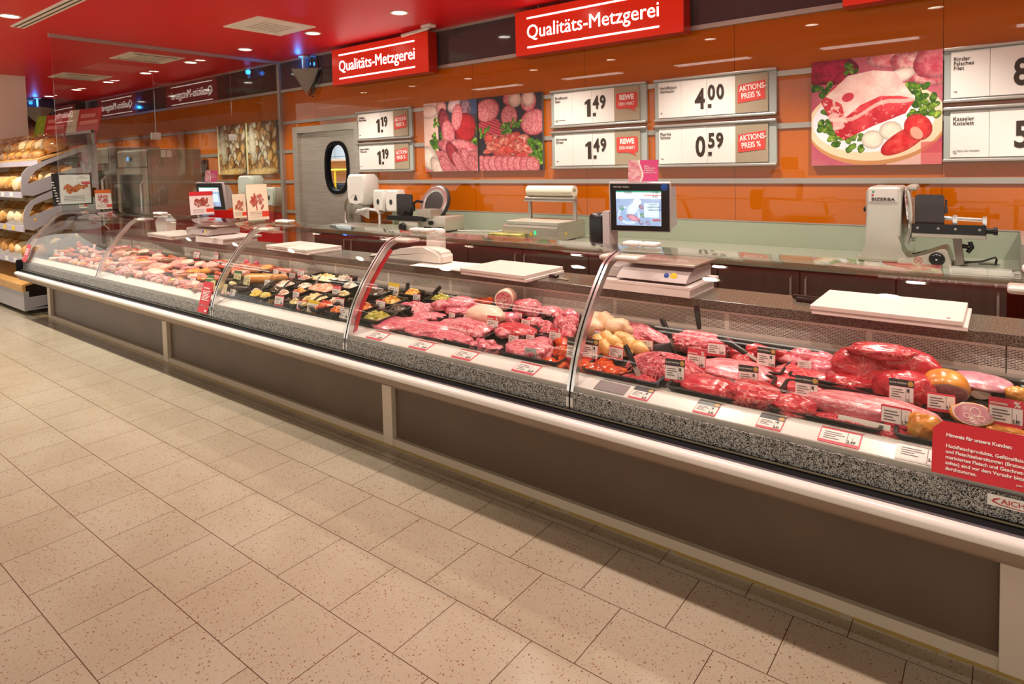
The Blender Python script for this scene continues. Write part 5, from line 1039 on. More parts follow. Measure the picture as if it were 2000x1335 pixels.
meat('minced_meat', M_mince, 1372, 670, 108, 46, 'coarse pink minced meat heap by the back grille under a spatula', 'minced meat', .6, 0, .01, fine=.10, ff=9, sub=5)
meat('minced_meat', M_mince, 1300, 712, 140, 56, 'stringy minced meat heap in the middle with two spatulas', 'minced meat', .6, -5, .0, shape='strands', n=420)
meat('minced_beef', M_mincer, 1247, 742, 66, 20, 'small red minced beef heap at the front rail under a spatula', 'minced meat', .6, 0, 0, shape='strands', n=160)
for a in (('pork_cut', M_pork, 802, 630, 56, 24, 'small pork piece wedged between the front slabs and the chops'), ('pork_cut', M_porkm, 884, 634, 54, 22, 'marbled pork piece behind the marbled neck, left side'), ('pork_cut', M_pork, 946, 640, 46, 20, 'pork piece right behind the promotion tag in the pork pile'), ('pork_cut', M_pork, 926, 602, 46, 22, 'pale pork piece between the round ham joint and the knuckle'), ('pork_cut', M_porkm, 984, 650, 40, 20, 'marbled pork piece left of the red pork fillet'), ('pork_cut', M_pork, 1060, 670, 40, 24, 'pork piece right of the marbled steaks, below the patties'), ('pork_cut', M_porkm, 1076, 608, 42, 22, 'bacon-streaked pork piece at the grille behind the patties'), ('pork_cut', M_pork, 1114, 616, 34, 24, 'pink pork piece at the grille just left of the chrome rib'), ('pork_cut', M_pork, 904, 664, 40, 18, 'pork piece left of the goulash chunks at the front rail'), ('pork_cut', M_pork, 826, 618, 40, 18, 'pork piece at the foot of the fanned chops'), ('pork_cut', M_porkm, 1044, 628, 38, 18, 'marbled pork piece left of the patties'), ('pork_cut', M_pork, 880, 588, 44, 16, 'pork piece behind the round ham joint at the grille')):
    meat(a[0], a[1], a[2], a[3], a[4], a[5], a[6], 'meat', .7, rg.uniform(-25, 25), .012, .2)
rg = random.Random(4)
def cluster(nm, m, pts, w, h, labf, cat, grp, ratio=.7, dz=0, amp=.25, **k):
    for i, (x, y) in enumerate(pts): meat(nm, m, x, y, w*rg.uniform(.85, 1.15), h*rg.uniform(.85, 1.15), labf if isinstance(labf, str) else labf[i], cat, ratio, rg.uniform(-40, 40), dz, amp, sub=3, grp=grp, **k)
cluster('beef_chunk', M_beefd, [(1440, 694), (1462, 699), (1478, 684), (1530, 696), (1545, 703), (1452, 704)], 32, 24, 'red beef chunk in the goulash tray by the back grille', 'meat', 'beef goulash chunks', dz=.01)
cluster('pork_scrap', M_pork, [(1548, 704), (1566, 696), (1588, 699), (1610, 700), (1628, 706), (1634, 722), (1612, 724), (1600, 712), (1640, 738)], 36, 26, 'ragged pale pork chunk left of the two large beef joints', 'meat', 'pork chunks', dz=.01)
cluster('chicken_piece', M_chick, [(1172, 672), (1190, 663), (1205, 672), (1222, 662), (1235, 676), (1252, 682), (1185, 684), (1216, 686)], 38, 26, 'golden raw chicken leg piece in the black poultry tray', 'meat', 'chicken legs', ratio=.55, dz=.015, amp=.2, taper=.45, fine=.03)
cluster('whole_chicken', M_chickp, [(1165, 622), (1185, 628), (1203, 640), (1160, 640)], 48, 34, 'pale whole chicken at the back grille beside the chrome rib', 'meat', 'whole chickens', dz=.02, amp=.3, fine=.06, ff=7)
cluster('marinated_meat', M_mari, [(1135, 716), (1158, 722), (1180, 718), (1200, 724), (1172, 708), (1150, 708)], 46, 22, 'glossy orange marinated meat piece at the front rail right of the chrome rib', 'meat', 'marinated pieces right of the rib', amp=.25)
cluster('marinated_meat', M_mari, [(1075, 708), (1095, 712), (1104, 702)], 34, 18, 'glossy orange marinated meat piece at the front rail left of the chrome rib', 'meat', 'marinated pieces left of the rib', amp=.25)
cluster('marinated_skewer', M_mari, [(1096, 668), (1110, 676), (1098, 686), (1116, 690), (1152, 680)], 34, 24, 'orange marinated meat piece with herbs in the dark tray behind the chrome rib', 'meat', 'marinated skewers', dz=.012, amp=.25)
cluster('marinated_meat', M_mari, [(940, 588), (957, 586)], 30, 16, 'orange marinated meat by the back grille next to the knuckle', 'meat', 'marinated pieces by the grille', dz=.02)
cluster('pork_chunk', M_pork, [(922, 678), (940, 672), (958, 676), (968, 684), (934, 688), (954, 690)], 30, 22, 'pork goulash chunk at the front rail in the pork case', 'meat', 'pork goulash chunks')
# chops, ribs, belly strips: flat pieces on edge
def slabs(nm, m, pts, w, h, rz, lab, grp, th=.02, tiltx=35):
    for i, (x, y) in enumerate(pts):
        SEED[0] += 1; s = depth(pd(x, y, .03))/F_PX; bm = blob(w*s, h*s, th, SEED[0], .18, 1.4, 4, .9, p=2.6); o = obj(nm, bm, m, smooth=True); p = place(o, x, y, h*s*.4, R(rz+i*4), 0); o.rotation_euler = (R(tiltx), R(6*i), R(rz+i*4)); tag(o, lab, 'meat', grp); FOODS.append((p.x, p.y, lab))
slabs('pork_chop', M_porkm, [(790, 607), (800, 605), (810, 604), (820, 606), (832, 609)], 46, 46, 20, 'pork chop in the fanned row behind the front slabs', 'fanned pork chops', .02, 48)
slabs('rib_strip', M_porkm, [(1238, 640), (1252, 646), (1262, 654), (1280, 658), (1246, 656)], 80, 30, -14, 'pink spare rib strip at the back grille right of the chickens', 'spare ribs', .03, 20)
slabs('belly_strip', M_porkm, [(1040, 614), (1048, 611), (1056, 608)], 58, 22, 16, 'striped pork belly strip behind the patties', 'pork belly strips', .02, 35)
def patty(nm, m, x, y, r, lab, grp, tilt=50, rz=0, th=.03):
    s = depth(pd(x, y, .03))/F_PX; SEED[0] += 1; bm = blob(2*r*s, 2*r*s, th, SEED[0], .06, 2, 4, .9, p=2.4, fine=.04); o = obj(nm, bm, m, smooth=True); p = place(o, x, y, r*s, R(rz), .0); o.location.z += .01; o.rotation_euler = (R(tilt), 0, R(rz)); tag(o, lab, 'meat', grp); FOODS.append((p.x, p.y, lab))
for x, y in ((1065, 640), (1069, 652), (1095, 620), (1096, 632), (1112, 648), (1116, 630), (1106, 660)): patty('meat_patty', M_mince, x, y, 16, 'round raw minced patty left of the chrome rib', 'minced patties', 55, rg.uniform(-10, 25))
# knuckle with a cut face
def cutpiece(nm, x, y, w, h, lab, mskin, mface, mrim, rz=0, dz=0, L=1.2, tilt=0, bone=True, squash=1):
    s = depth(pd(x, y, .04))/F_PX; r = h*s*.5/squash**.5; t_ = thing(nm, lab, 'meat', (0, 0, 0)); n = 32; SEED[0] += 1; sd = SEED[0]
    def ring(rr, yy): return [(rr*(1+.08*noise.noise((math.cos(a)*1.3+sd, math.sin(a)*1.3, sd)))*math.cos(a), yy, r+rr*squash*(1+.08*noise.noise((math.cos(a)*1.3+sd, math.sin(a)*1.3, sd)))*math.sin(a)-r*(1-squash)) for a in [2*math.pi*i/n for i in range(n)]]
    bm = nb(); prof = [(.93, 0), (1, .08*L), (1.02, .4*L), (.95, .8*L), (.8, 1.1*L), (.5, 1.3*L), (.02, 1.36*L)]; R_ = [[bm.verts.new(q) for q in ring(r*a, r*b)] for a, b in prof]
    for A, B in zip(R_, R_[1:]):
        for i in range(n): bm.faces.new((A[i], A[(i+1) % n], B[(i+1) % n], B[i]))
    bm.faces.new(R_[0]); bm.faces.new(R_[-1][::-1]); obj('rind', bm, mskin, t_, True)
    bm = nb(); bm.faces.new([bm.verts.new((a, -.0015, c)) for a, b, c in ring(r*.93, 0)]); obj('fat_rim', bm, mrim, t_)
    bm = nb(); bm.faces.new([bm.verts.new((a, -.003, c)) for a, b, c in ring(r*.84, 0)]); f_ = obj('cut_face', bm, mface, t_)
    if bone:
        bm = nb()
        for (cx_, cz_, q) in ((.1, 1.15, .22), (-.3, .8, .12), (.32, .62, .14), (-.1, .45, .1)):
            tube(bm, [(r*(cx_+q*math.cos(a)), -.0032, r*(cz_*squash+q*math.sin(a))) for a in [2*math.pi*i/14 for i in range(14)]], r*.025, 5, True)
        obj('fat_marbling', bm, mrim, f_)
    p = pd(x, y, h*s*.5+dz); t_.location = (p.x, p.y, dk(p.y)+dz+.005); t_.rotation_euler = (R(tilt), 0, R(rz)); FOODS.append((p.x, p.y, lab)); return t_
cutpiece('pork_knuckle', 984, 588, 32, 38, 'raw pork knuckle with a round cut face on top of the pile', M_fatm, M_porkm, M_hamfat, 24, .03, 1.9)
cutpiece('ham_half', 1905, 806, 98, 58, 'halved cooked ham with a large marbled pink cut face at the right', M_smoke, M_ham, M_hamfat, 18, .02, .5, -35, squash=.62)
cutpiece('smoked_ham', 1848, 758, 86, 66, 'golden smoked ham piece with a pink cut at the bottom', M_smoke, M_ham, M_hamfat, 10, .0, 1.0, 30, False, .75)
meat('sliced_ham', M_ham, 1915, 745, 88, 34, 'thick slices of pink ham lying behind the halved ham', 'meat', .7, -8, .03, .1)
cutpiece('smoked_bacon', 1915, 770, 90, 26, 'thick pale slice of smoked bacon with golden rind under the ham slices', M_smoke, M_hamfat, M_hamfat, 4, .0, 1.6, 0, False, .55)
meat('smoked_ham', M_smoke, 1806, 836, 54, 58, 'smoked meat piece with dark red muscle at the front rail by the red notice', 'meat', .8, 20, 0, .22, freq=1.8)
meat('smoked_ham', M_smoke, 1990, 770, 40, 28, 'small smoked piece cut by the right edge behind the promotion tag', 'meat', .7, 0, .02, .2)
meat('smoked_ham', M_smoke, 1962, 842, 66, 24, 'smoked meat strip at the front behind the red customer notice', 'meat', .5, 0, 0, .2)
# grey paper under the beef slices
gpp = tag(obj('wrapping_paper', blob(.36, .24, .02, 77, .25, 2.5, 3, .9), mat('grey_film_paper', '#8e8a90', .35), smooth=True), 'grey crinkled film paper under the beef slices', 'paper'); place(gpp, 1590, 748, .02, 0)
fp = tag(obj('price_strip', bx(nb(), -.08, -.001, 0, .08, .001, .03), M_paper), 'blank white paper strip leaning on the pale fillet', 'paper'); p = pd(1690, 818, .03); fp.location = (p.x, p.y-.04, p.z-.02); fp.rotation_euler = (R(-20), 0, R(-3))
# spatulas
def spatula(x0, y0, x1, y1, lab, hz=.1, blade=True):
    # handle from pixel (x0,y0) top to (x1,y1) where it meets the food
    b = pd(x1, y1, hz*.6); s = depth(b)/F_PX; t0 = py(x0, y0, b.y+.02); d_ = (t0-b); L = d_.length; q = d_.normalized().to_track_quat('Z', 'Y')
    t_ = thing('meat_spatula', lab, 'spatula', b, q.to_euler(), 'black handled spatulas in the meat')
    bm = nb(); tube(bm, [(0, 0, L*.0), (0, 0, L*.15), (0, 0, L*.8), (0, 0, L)], [.009, .012, .014, .011], 10); obj('handle', bm, M_black, t_, True)
    if blade: bm = nb(); bx(bm, -.014, -.001, -.09, .014, .001, .0); obj('blade', bm, M_steel, t_)
for a in ((1221, 674, 1240, 716, 'black-handled spatula in the small mince heap at the front'), (1292, 622, 1310, 660, 'black-handled spatula behind the stringy mince, leaning right'), (1360, 596, 1366, 643, 'upright black-handled spatula in the coarse pink mince'), (1403, 656, 1458, 690, 'long black spatula lying across the beef chunks')): spatula(*a)
for a in ((797, 552, 794, 572, 'dark serving spoon in the antipasti bowls, upright'), (860, 560, 846, 574, 'dark serving spoon in the antipasti bowls, leaning right')): spatula(*a, .08, False)
# ------------------------------------------------------------------ trays
def tray_bm(w, d, h):
    bm = nb(); o = rrect(-w/2, -d/2, w/2, d/2, .02, 3); i = rrect(-w/2+.012, -d/2+.012, w/2-.012, d/2-.012, .015, 3); b = rrect(-w/2+.02, -d/2+.02, w/2-.02, d/2-.02, .015, 3); n = len(o)
    L = [[bm.verts.new((x, y, z)) for x, y in P] for P, z in ((b, 0), (o, h), (i, h), (b, .003))]
    for A, B in zip(L, L[1:]):
        for k_ in range(n): bm.faces.new((A[k_], A[(k_+1) % n], B[(k_+1) % n], B[k_]))
    bm.faces.new(L[0][::-1]); bm.faces.new(L[3]); return bm
TR = None
def near_food(x, y):
    b = min(FOODS, key=lambda f: (f[0]-x)**2+(f[1]-y)**2); return b[2]
used_l = {}
def short(l): return ' '.join(l.split()[:7]).rstrip(',')
def tray(x, y, w, d, h, lab=None, grp='black display trays', me=[None, None]):
    global TR
    if TR is None: TR = tray_bm(1, 1, 1); m_ = bpy.data.meshes.new('display_tray'); 
    o = obj('display_tray', tray_bm(w, d, h), M_trayb, smooth=True, ang=30); o.location = (x, y, dk(y)+.001); o.rotation_euler = (math.atan(DKS), 0, 0)
    if lab is None:
        lab = 'black display tray under the ' + short(near_food(x, y)); c = used_l.get(lab, 0); used_l[lab] = c+1
        if c: lab = 'black display tray beside the one under the ' + short(near_food(x, y)) if c == 1 else 'black display tray partly hidden under meat'
    tag(o, lab, 'tray', grp); return o
for i in range(7):
    x = -2.15+.37*i if i < 2 else -1.30+.40*(i-2)
    if x > .3: continue
    tray(x, 2.52, .37 if i > 1 else .36, .28, .035); tray(x, 2.83, .38 if i > 1 else .36, .30, .035)
# ------------------------------------------------------------------ salads and antipasti in black bowls
def salad(x, y, w, h, m, lab, kind='cube', n=60, r=.012, name='salad', cat='salad'):
    p = pd(x, y, .05); s = depth(p)/F_PX; sx = w*s*1.25; sy = min(.2, sx*.8); p.y = max(2.385+sy/2, p.y); t_ = tag(obj('salad_bowl', tray_bm(sx, sy, .06), M_trayb, smooth=True, ang=30), 'black salad bowl holding the ' + ' '.join(lab.split()[:10]), 'bowl', 'black salad bowls'); t_.location = (p.x, p.y, dk(p.y)+.002); t_.rotation_euler = (math.atan(DKS), 0, 0)
    SEED[0] += 1; o = obj(name, bits(sx*.88, sy*.88, .075, SEED[0], n, r, kind), m, smooth=kind == 'ball'); o.location = (p.x, p.y, dk(p.y)+.012); tag(o, lab, cat, None, 'stuff'); FOODS.append((p.x, p.y, lab))
def sm(nm, a, b, c): return food(nm, [(.35, a), (.5, b), (.65, c)], 28, .3, 3, .4)
M_s = [sm('potato_salad', '#dcbf7c', '#ecd69c', '#f0e2bc'), sm('meat_salad', '#e0a48c', '#efd0b8', '#f3e2d0'), sm('herring_salad', '#c8b49c', '#e6dccb', '#a89c88'), sm('tomato_salad', '#c83a26', '#dd5c3c', '#e89a60'), sm('shrimp_salad', '#dd8a6c', '#ecb294', '#f3d2ba'), sm('yellow_slices', '#e2b02c', '#efca54', '#f3dc8c'), sm('green_olives', '#8f8a2c', '#b0a83c', '#cfc05c'), sm('orange_antipasti', '#d8682c', '#e88a44', '#efae6c'), sm('dark_antipasti', '#3c2a20', '#5a4030', '#6e4c34'), sm('pepper_antipasti', '#d8a03c', '#e6b454', '#d8583c')]
for a in ((596, 560, 34, 14, 2, 'grey-white herring salad in the middle bowl left of the shrimp salad', 'cube'), (655, 590, 30, 14, 1, 'creamy pink salad in the front bowl behind the pink-topped tag', 'cube'), (586, 571, 30, 14, 9, 'mixed pepper salad in the bowl left of the pink-topped tag', 'cube'), (600, 588, 26, 12, 0, 'pale noodle salad in the small bowl between two tags', 'cube'), (540, 568, 30, 12, 8, 'dark mushroom salad in the bowl behind the creamy meat salad', 'cube'), (612, 606, 26, 12, 3, 'red beet salad in the foremost bowl beside the yellow-topped tag', 'cube'), (500, 572, 26, 12, 2, 'white onion salad in the bowl behind the yellow slices', 'cube'), (596, 545, 30, 12, 1, 'pinkish salad in the rear bowl left of the white creamy salad', 'cube'), (636, 543, 74, 14, 0, 'white creamy salad in the rear bowl by the grille, left', 'cube'), (672, 545, 40, 14, 2, 'white fish salad in the rear bowl beside the chrome rib', 'cube'), (630, 562, 76, 16, 4, 'brownish shrimp salad in the middle bowl', 'cube'), (684, 560, 36, 14, 2, 'white salad in the middle bowl at the chrome rib', 'cube'),
          (618, 582, 54, 18, 0, 'yellow potato salad in the front bowl', 'cube'), (673, 577, 26, 16, 0, 'pale pasta salad in the bowl touching the chrome rib', 'cube'), (555, 575, 28, 16, 1, 'creamy meat salad in the bowl in the centre of the salads', 'cube'), (558, 599, 28, 16, 0, 'egg salad in the foremost bowl behind two tags', 'cube'), (590, 600, 20, 16, 0, 'potato salad half hidden by the yellow-topped tag', 'cube'),
          (520, 580, 26, 14, 5, 'yellow pickled salad beside blue-black bowls', 'cube'), (482, 582, 34, 12, 5, 'yellow slices in a flat tray at the front rail', 'cube'), (634, 597, 44, 12, 3, 'red pepper salad strips in the front bowl', 'cube'), (645, 613, 36, 12, 7, 'orange shrimp antipasti in the foremost bowl at the rib', 'cube'), (558, 556, 44, 12, 1, 'pink meat salad in the shallow tray with two ladles', 'cube')):
    salad(a[0], a[1], a[2], a[3], M_s[a[4]], a[5], a[6], 60, .012)
for a in ((728, 622, 56, 16, 6, 'yellow-green stuffed olives at the front rail right of the rib', 'ball', 60, .013), (712, 601, 40, 14, 7, 'orange antipasti behind the stuffed olives', 'cube', 40, .014), (765, 588, 46, 14, 9, 'red and yellow pepper antipasti in the middle bowl', 'cube', 50, .014), (806, 573, 36, 12, 9, 'yellow cherry peppers in the bowl by the spoons', 'ball', 40, .012), (862, 583, 44, 14, 6, 'green olives at the back next to the pork', 'ball', 60, .011), (738, 572, 44, 12, 8, 'dark antipasti in the rear bowl under a white tag', 'cube', 40, .013), (778, 604, 40, 14, 8, 'dark olives in the bowl left of the pork chops', 'ball', 60, .010)):
    salad(a[0], a[1], a[2], a[3], M_s[a[4]], a[5], a[6], a[7], a[8], 'antipasti', 'antipasti')
# ladles in the salads
for x0, y0, x1, y1, lab in ((510, 566, 535, 548, 'black salad ladle left of the pink meat salad'), (548, 568, 570, 546, 'black salad ladle right of the pink meat salad'), (610, 588, 640, 574, 'black ladle lying in the yellow potato salad'), (616, 556, 625, 540, 'black ladle in the rear white salad')):
    a, b = pd(x0, y0, .07), pd(x1, y1, .09); tag(obj('salad_ladle', tube(nb(), [a, (a+b)/2+Vector((0, 0, .01)), b], .007, 8), M_dark, smooth=True), lab, 'ladle')
# ------------------------------------------------------------------ sausages and cold cuts
def sausage(nm, m, x, y, w, h, lab, rz=0, dz=0, grp=None, bend=0, cut=None, cat='sausage'):
    s = depth(pd(x, y, .03))/F_PX; r = h*s*.5; L = max(w*s/.8, 2*r+.01); SEED[0] += 1
    o = obj(nm, roll(L, r, SEED[0], bend), m, smooth=True); p = place(o, x, y, 2*r, R(rz), dz, r); o.rotation_euler = (0, 0, R(rz)); tag(o, lab, cat, grp); FOODS.append((p.x, p.y, lab)); return o
for a in (('bologna_sausage', M_sauso, 508, 547, 52, 22, 'large orange-skinned sausage in the salad case, left one', 30), ('bologna_sausage', M_sauso, 545, 545, 30, 17, 'orange-skinned sausage with a dark cut end beside the larger one', 30), ('blood_sausage', M_sausd, 446, 549, 28, 10, 'dark curved sausage right of the red notice', 10), ('blood_sausage', M_sausd, 440, 563, 26, 13, 'thick dark sausage at the front rail right of the red notice', 8), ('liver_sausage', M_s[0], 455, 556, 24, 10, 'pale cream sausage between dark sausages', -12), ('green_sausage', sm('herb_crust', '#6c7a34', '#8c9648', '#a8ac64'), 458, 572, 12, 8, 'small green herb-coated sausage at the front rail', 0), ('salami', M_sausb, 520, 525, 30, 14, 'brown salami in the middle behind the tags', 20), ('salami', M_sausb, 492, 530, 40, 13, 'long brown salami left of the big orange sausage', 18)):
    sausage(*a)
meat('smoked_ham', M_sauso, 566, 511, 26, 14, 'round tan ham joint at the grille, upper one', 'meat', .8, 0, .03, .05); meat('smoked_ham', M_sausp, 560, 520, 24, 10, 'flattened tan ham joint below the round one', 'meat', .8, 0, .0, .05)
for x, y, m_, lab in ((470, 535, M_sausp, 'pink boiled sausage lying behind the cream tag'), (458, 530, M_saus, 'red smoked sausage left of the pink boiled one'), (490, 542, M_sausb, 'dark brown sausage half under the big orange one'), (448, 522, M_salam, 'marbled salami near the grille behind the green-topped tag'), (540, 528, M_saus, 'red sausage lying right of the brown salami'), (472, 566, M_sausd, 'black pudding piece by the yellow slices'), (560, 530, M_sausp, 'pink sausage under the four red-topped tags')): sausage('boiled_sausage', m_, x, y, 34, 13, lab, 20)
for i, (x, y) in enumerate(((512, 518), (520, 516), (528, 515), (468, 521), (478, 519), (486, 522), (500, 514), (444, 510), (430, 512))): sausage('frankfurter', M_saus, x, y, 22, 6, 'thin red sausage in the heap at the rear of the sausage case', rg.uniform(-10, 40), .02, 'thin red sausages')
for x, y, lab in ((497, 512, 'pink netted salami standing at the back grille, left one'), (538, 509, 'pink netted salami standing at the back grille, right one')):
    o = sausage('netted_salami', mat('pink_net', '#e0607a', .5), x, y, 20, 9, lab, 80, .02); o.rotation_euler = (0, R(70), R(40))
for i in range(6):
    for y, d_ in ((2.52, .28), (2.83, .31)): tray(-4.28+.235*i if False else -4.26+.39*i*.99, y, .375, d_, .03, 'black display tray under the sausages and salad bowls', 'trays under salads and sausages')
# crowded cold cuts in the two far cases
kinds = [('salami', M_sausb, 34, 11), ('cold_cut', M_sausp, 30, 11), ('red_sausage', M_saus, 28, 7), ('ham_piece', M_sausp, 28, 14), ('salami', M_salam, 30, 10), ('smoked_ham', M_smoke, 26, 12), ('sausage_ring', M_saus, 24, 8), ('ham_piece', M_fatm, 24, 12)]
rg = random.Random(21)
def lerp(a, b, t_): return a+(b-a)*t_
n_far = 0
for row, (yl, yr, xl, xr, n) in enumerate(((543, 588, 196, 405, 23), (533, 576, 196, 410, 22), (523, 563, 200, 418, 21), (513, 549, 206, 424, 20), (503, 536, 212, 430, 19), (494, 524, 220, 434, 17), (485, 508, 228, 350, 10))):
    for i in range(n):
        t_ = (i+.5)/n; x = lerp(xl, xr, t_)+rg.uniform(-4, 4); y = lerp(yl, yr, t_)+rg.uniform(-3, 3); k_ = rg.choice(kinds if row > 1 else kinds[:5]+[kinds[6]]*3)
        if k_[0] in ('ham_piece', 'smoked_ham'): meat(k_[0], k_[1], x, y, k_[2]*rg.uniform(.8, 1.1), k_[3]*rg.uniform(.9, 1.3), 'ham piece among the crowded cold cuts in the middle case', 'cold cut', .8, rg.uniform(-30, 30), .01*row, .15, sub=3, grp='cold cuts in the middle case')
        else: sausage(k_[0], k_[1], x, y, k_[2]*rg.uniform(.8, 1.15), k_[3]*rg.uniform(.9, 1.2), 'sausage among the crowded cold cuts in the middle case', rg.uniform(-20, 60), .008*row, 'cold cuts in the middle case', rg.uniform(0, .08), cat='cold cut')
for row, (yl, yr, xl, xr, n) in enumerate(((506, 538, 106, 192, 13), (499, 529, 112, 196, 13), (492, 519, 122, 200, 12), (485, 508, 130, 204, 10), (477, 497, 140, 206, 8))):
    for i in range(n):
        t_ = (i+.5)/n; x = lerp(xl, xr, t_)+rg.uniform(-3, 3); y = lerp(yl, yr, t_)+rg.uniform(-2, 2); k_ = rg.choice(kinds)
        sausage(k_[0], k_[1], x, y, 22*rg.uniform(.8, 1.1), 8*rg.uniform(.9, 1.2), 'cold cut in the farthest counter case beside the bread shelf', rg.uniform(-20, 50), .008*row, 'cold cuts in the farthest case', cat='cold cut')
for i in range(6): tray(-6.42+.37*i, 2.52, .36, .28, .03, 'black tray hidden under the cold cuts in the middle case', 'trays in the middle case'); tray(-6.42+.37*i, 2.83, .36, .31, .03, 'black tray hidden under the cold cuts in the middle case', 'trays in the middle case')
for i in range(5): tray(-8.42+.385*i, 2.68, .375, .58, .03, 'black tray under the cold cuts in the farthest case', 'trays in the farthest case')
# ------------------------------------------------------------------ price tags
M_rede = mat('tag_red', '#e2344a', .45); M_card = mat('tag_card', '#f3e6e2', .45); M_tline = mat('tag_text_grey', '#6c5a5a', .6); M_blk = mat('tag_black', '#2a2022', .35); M_gold = mat('tag_gold', '#c89a4c', .4); M_greenh = mat('tag_green', '#3f7a54', .5); M_cream = mat('tag_cream', '#ecd9a4', .5); M_yel = mat('tag_yellow', '#eec52c', .5)
_proto = {}
TAGW = .105
def tagmesh(kind):
    # builds the parts of one tag in local space: list of (name, mesh, material)
    out = []; Rx = Matrix.Rotation(R(90), 4, 'X')
    def add(nm, bm, m):
        bmesh.ops.recalc_face_normals(bm, faces=bm.faces[:]); me = bpy.data.meshes.new(nm); bm.to_mesh(me); bm.free(); me.materials.append(m); out.append((nm, me, m))
    H = {'black': .115, 'action': .10}.get(kind, .078); w = TAGW
    edge = {'black': M_rede, 'white': M_rede, 'action': M_rede, 'grey': M_greytag, 'green': M_greenh, 'cream': M_cream, 'yellow': M_yel, 'plain': M_card, 'dark': M_blk}[kind]
    add('card', ext(nb(), rrect(-w/2, 0, w/2, H, .004, 2), 'xz', -.0012, .0012), edge)
    top = H-{'black': .036, 'action': .03, 'white': .008, 'green': .024, 'yellow': .022}.get(kind, .005); bot = .012 if kind in ('black', 'white', 'action') else .004
    face = M_greytag if kind == 'grey' else M_cream if kind in ('green', 'cream') else M_card
    add('price_field', bx(nb(), -w/2+.003, -.0022, bot, w/2-.003, -.0011, top), face)
    bm = nb()
    for i in range(4): bx(bm, -w/2+.012, -.0028, top-.016-.011*i, -w/2+.012+(.045, .052, .03, .04)[i], -.002, top-.012-.011*i)
    bx(bm, w*.17, -.0028, bot, w*.17+.0014, -.002, top); bx(bm, w*.30, -.0028, bot, w*.30+.001, -.002, top-.02); add('text_lines', bm, M_tline)
    if kind == 'black':
        bm = nb(); bx(bm, -w/2, -.0024, H-.034, w/2, -.001, H); add('header_band', bm, M_blk)
        bm = nb(); lathe(bm, [(0, .0008), (.0125, 0)], 20, Matrix.Translation((w*.36, -.0025, H-.017)) @ Rx); add('gold_emblem', bm, M_gold)
        bm = nb(); bx(bm, w*.22, -.0028, top-.022, w*.32, -.002, top-.006); add('cow_mark', bm, M_dark)
    add('holder', bx(nb(), -.012, .0013, -.05, .012, .003, H*.6), M_acryl)
    return out, H
def ptag(kind, x, yb, hpx, lab, price='1,49', rz=None, dz=.03, parts=True, grp='price tags in the case'):
    p = pd(x, yb, dz); p.y = max(p.y, 2.40); s = depth(p)/F_PX
    if kind not in _proto: _proto[kind] = tagmesh(kind)
    pr_, H = _proto[kind]; k_ = hpx*s/H*.97; z = rz if rz is not None else R(random.Random(int(x*7+yb)).uniform(-4, 10))
    if not parts:
        key = 'm'+kind
        if key not in _proto:
            bm = nb(); mats = []
            for nm, me, m in pr_[:3]:
                n0 = len(bm.faces); bm.from_mesh(me); bm.faces.ensure_lookup_table()
                for f in bm.faces[n0:]: f.material_index = len(mats)
                mats.append(m)
            me = bpy.data.meshes.new('price_tag'); bm.to_mesh(me); bm.free()
            for m in mats: me.materials.append(m)
            _proto[key] = me
        o = bpy.data.objects.new('price_tag', _proto[key]); C.objects.link(o); o.location = p; o.rotation_euler = (R(-12), 0, z); o.scale = (k_, k_, k_); return tag(o, lab, 'price tag', grp)
    t_ = thing('price_tag', lab, 'price tag', p, (R(-12), 0, z), grp); t_.scale = (k_, k_, k_)
    for nm, me, m in pr_:
        o = bpy.data.objects.new(nm, me); C.objects.link(o); o.parent = t_
    Mx = lambda xx, zz: Matrix.Translation((xx, -.0032, zz)) @ Matrix.Rotation(R(90), 4, 'X')
    if kind == 'black': txt('header_text', 'BLACK PREMIUM', .0108, M_wtxt, t_, Mx(-TAGW*.47, H-.021), sx=.88)
    if kind == 'action': txt('header_text', 'AKTIONSPREIS', .0095, M_wtxt, t_, Mx(-TAGW*.46, H-.024), bold=.0003, sx=.86); txt('header_percent', '%', .03, M_wtxt, t_, Mx(TAGW*.22, H-.026), bold=.0005)
    if kind != 'plain': txt('price_text', price, .02, M_ink, t_, Mx(TAGW*.19, .015), sx=.62, bold=.0003)
    return t_
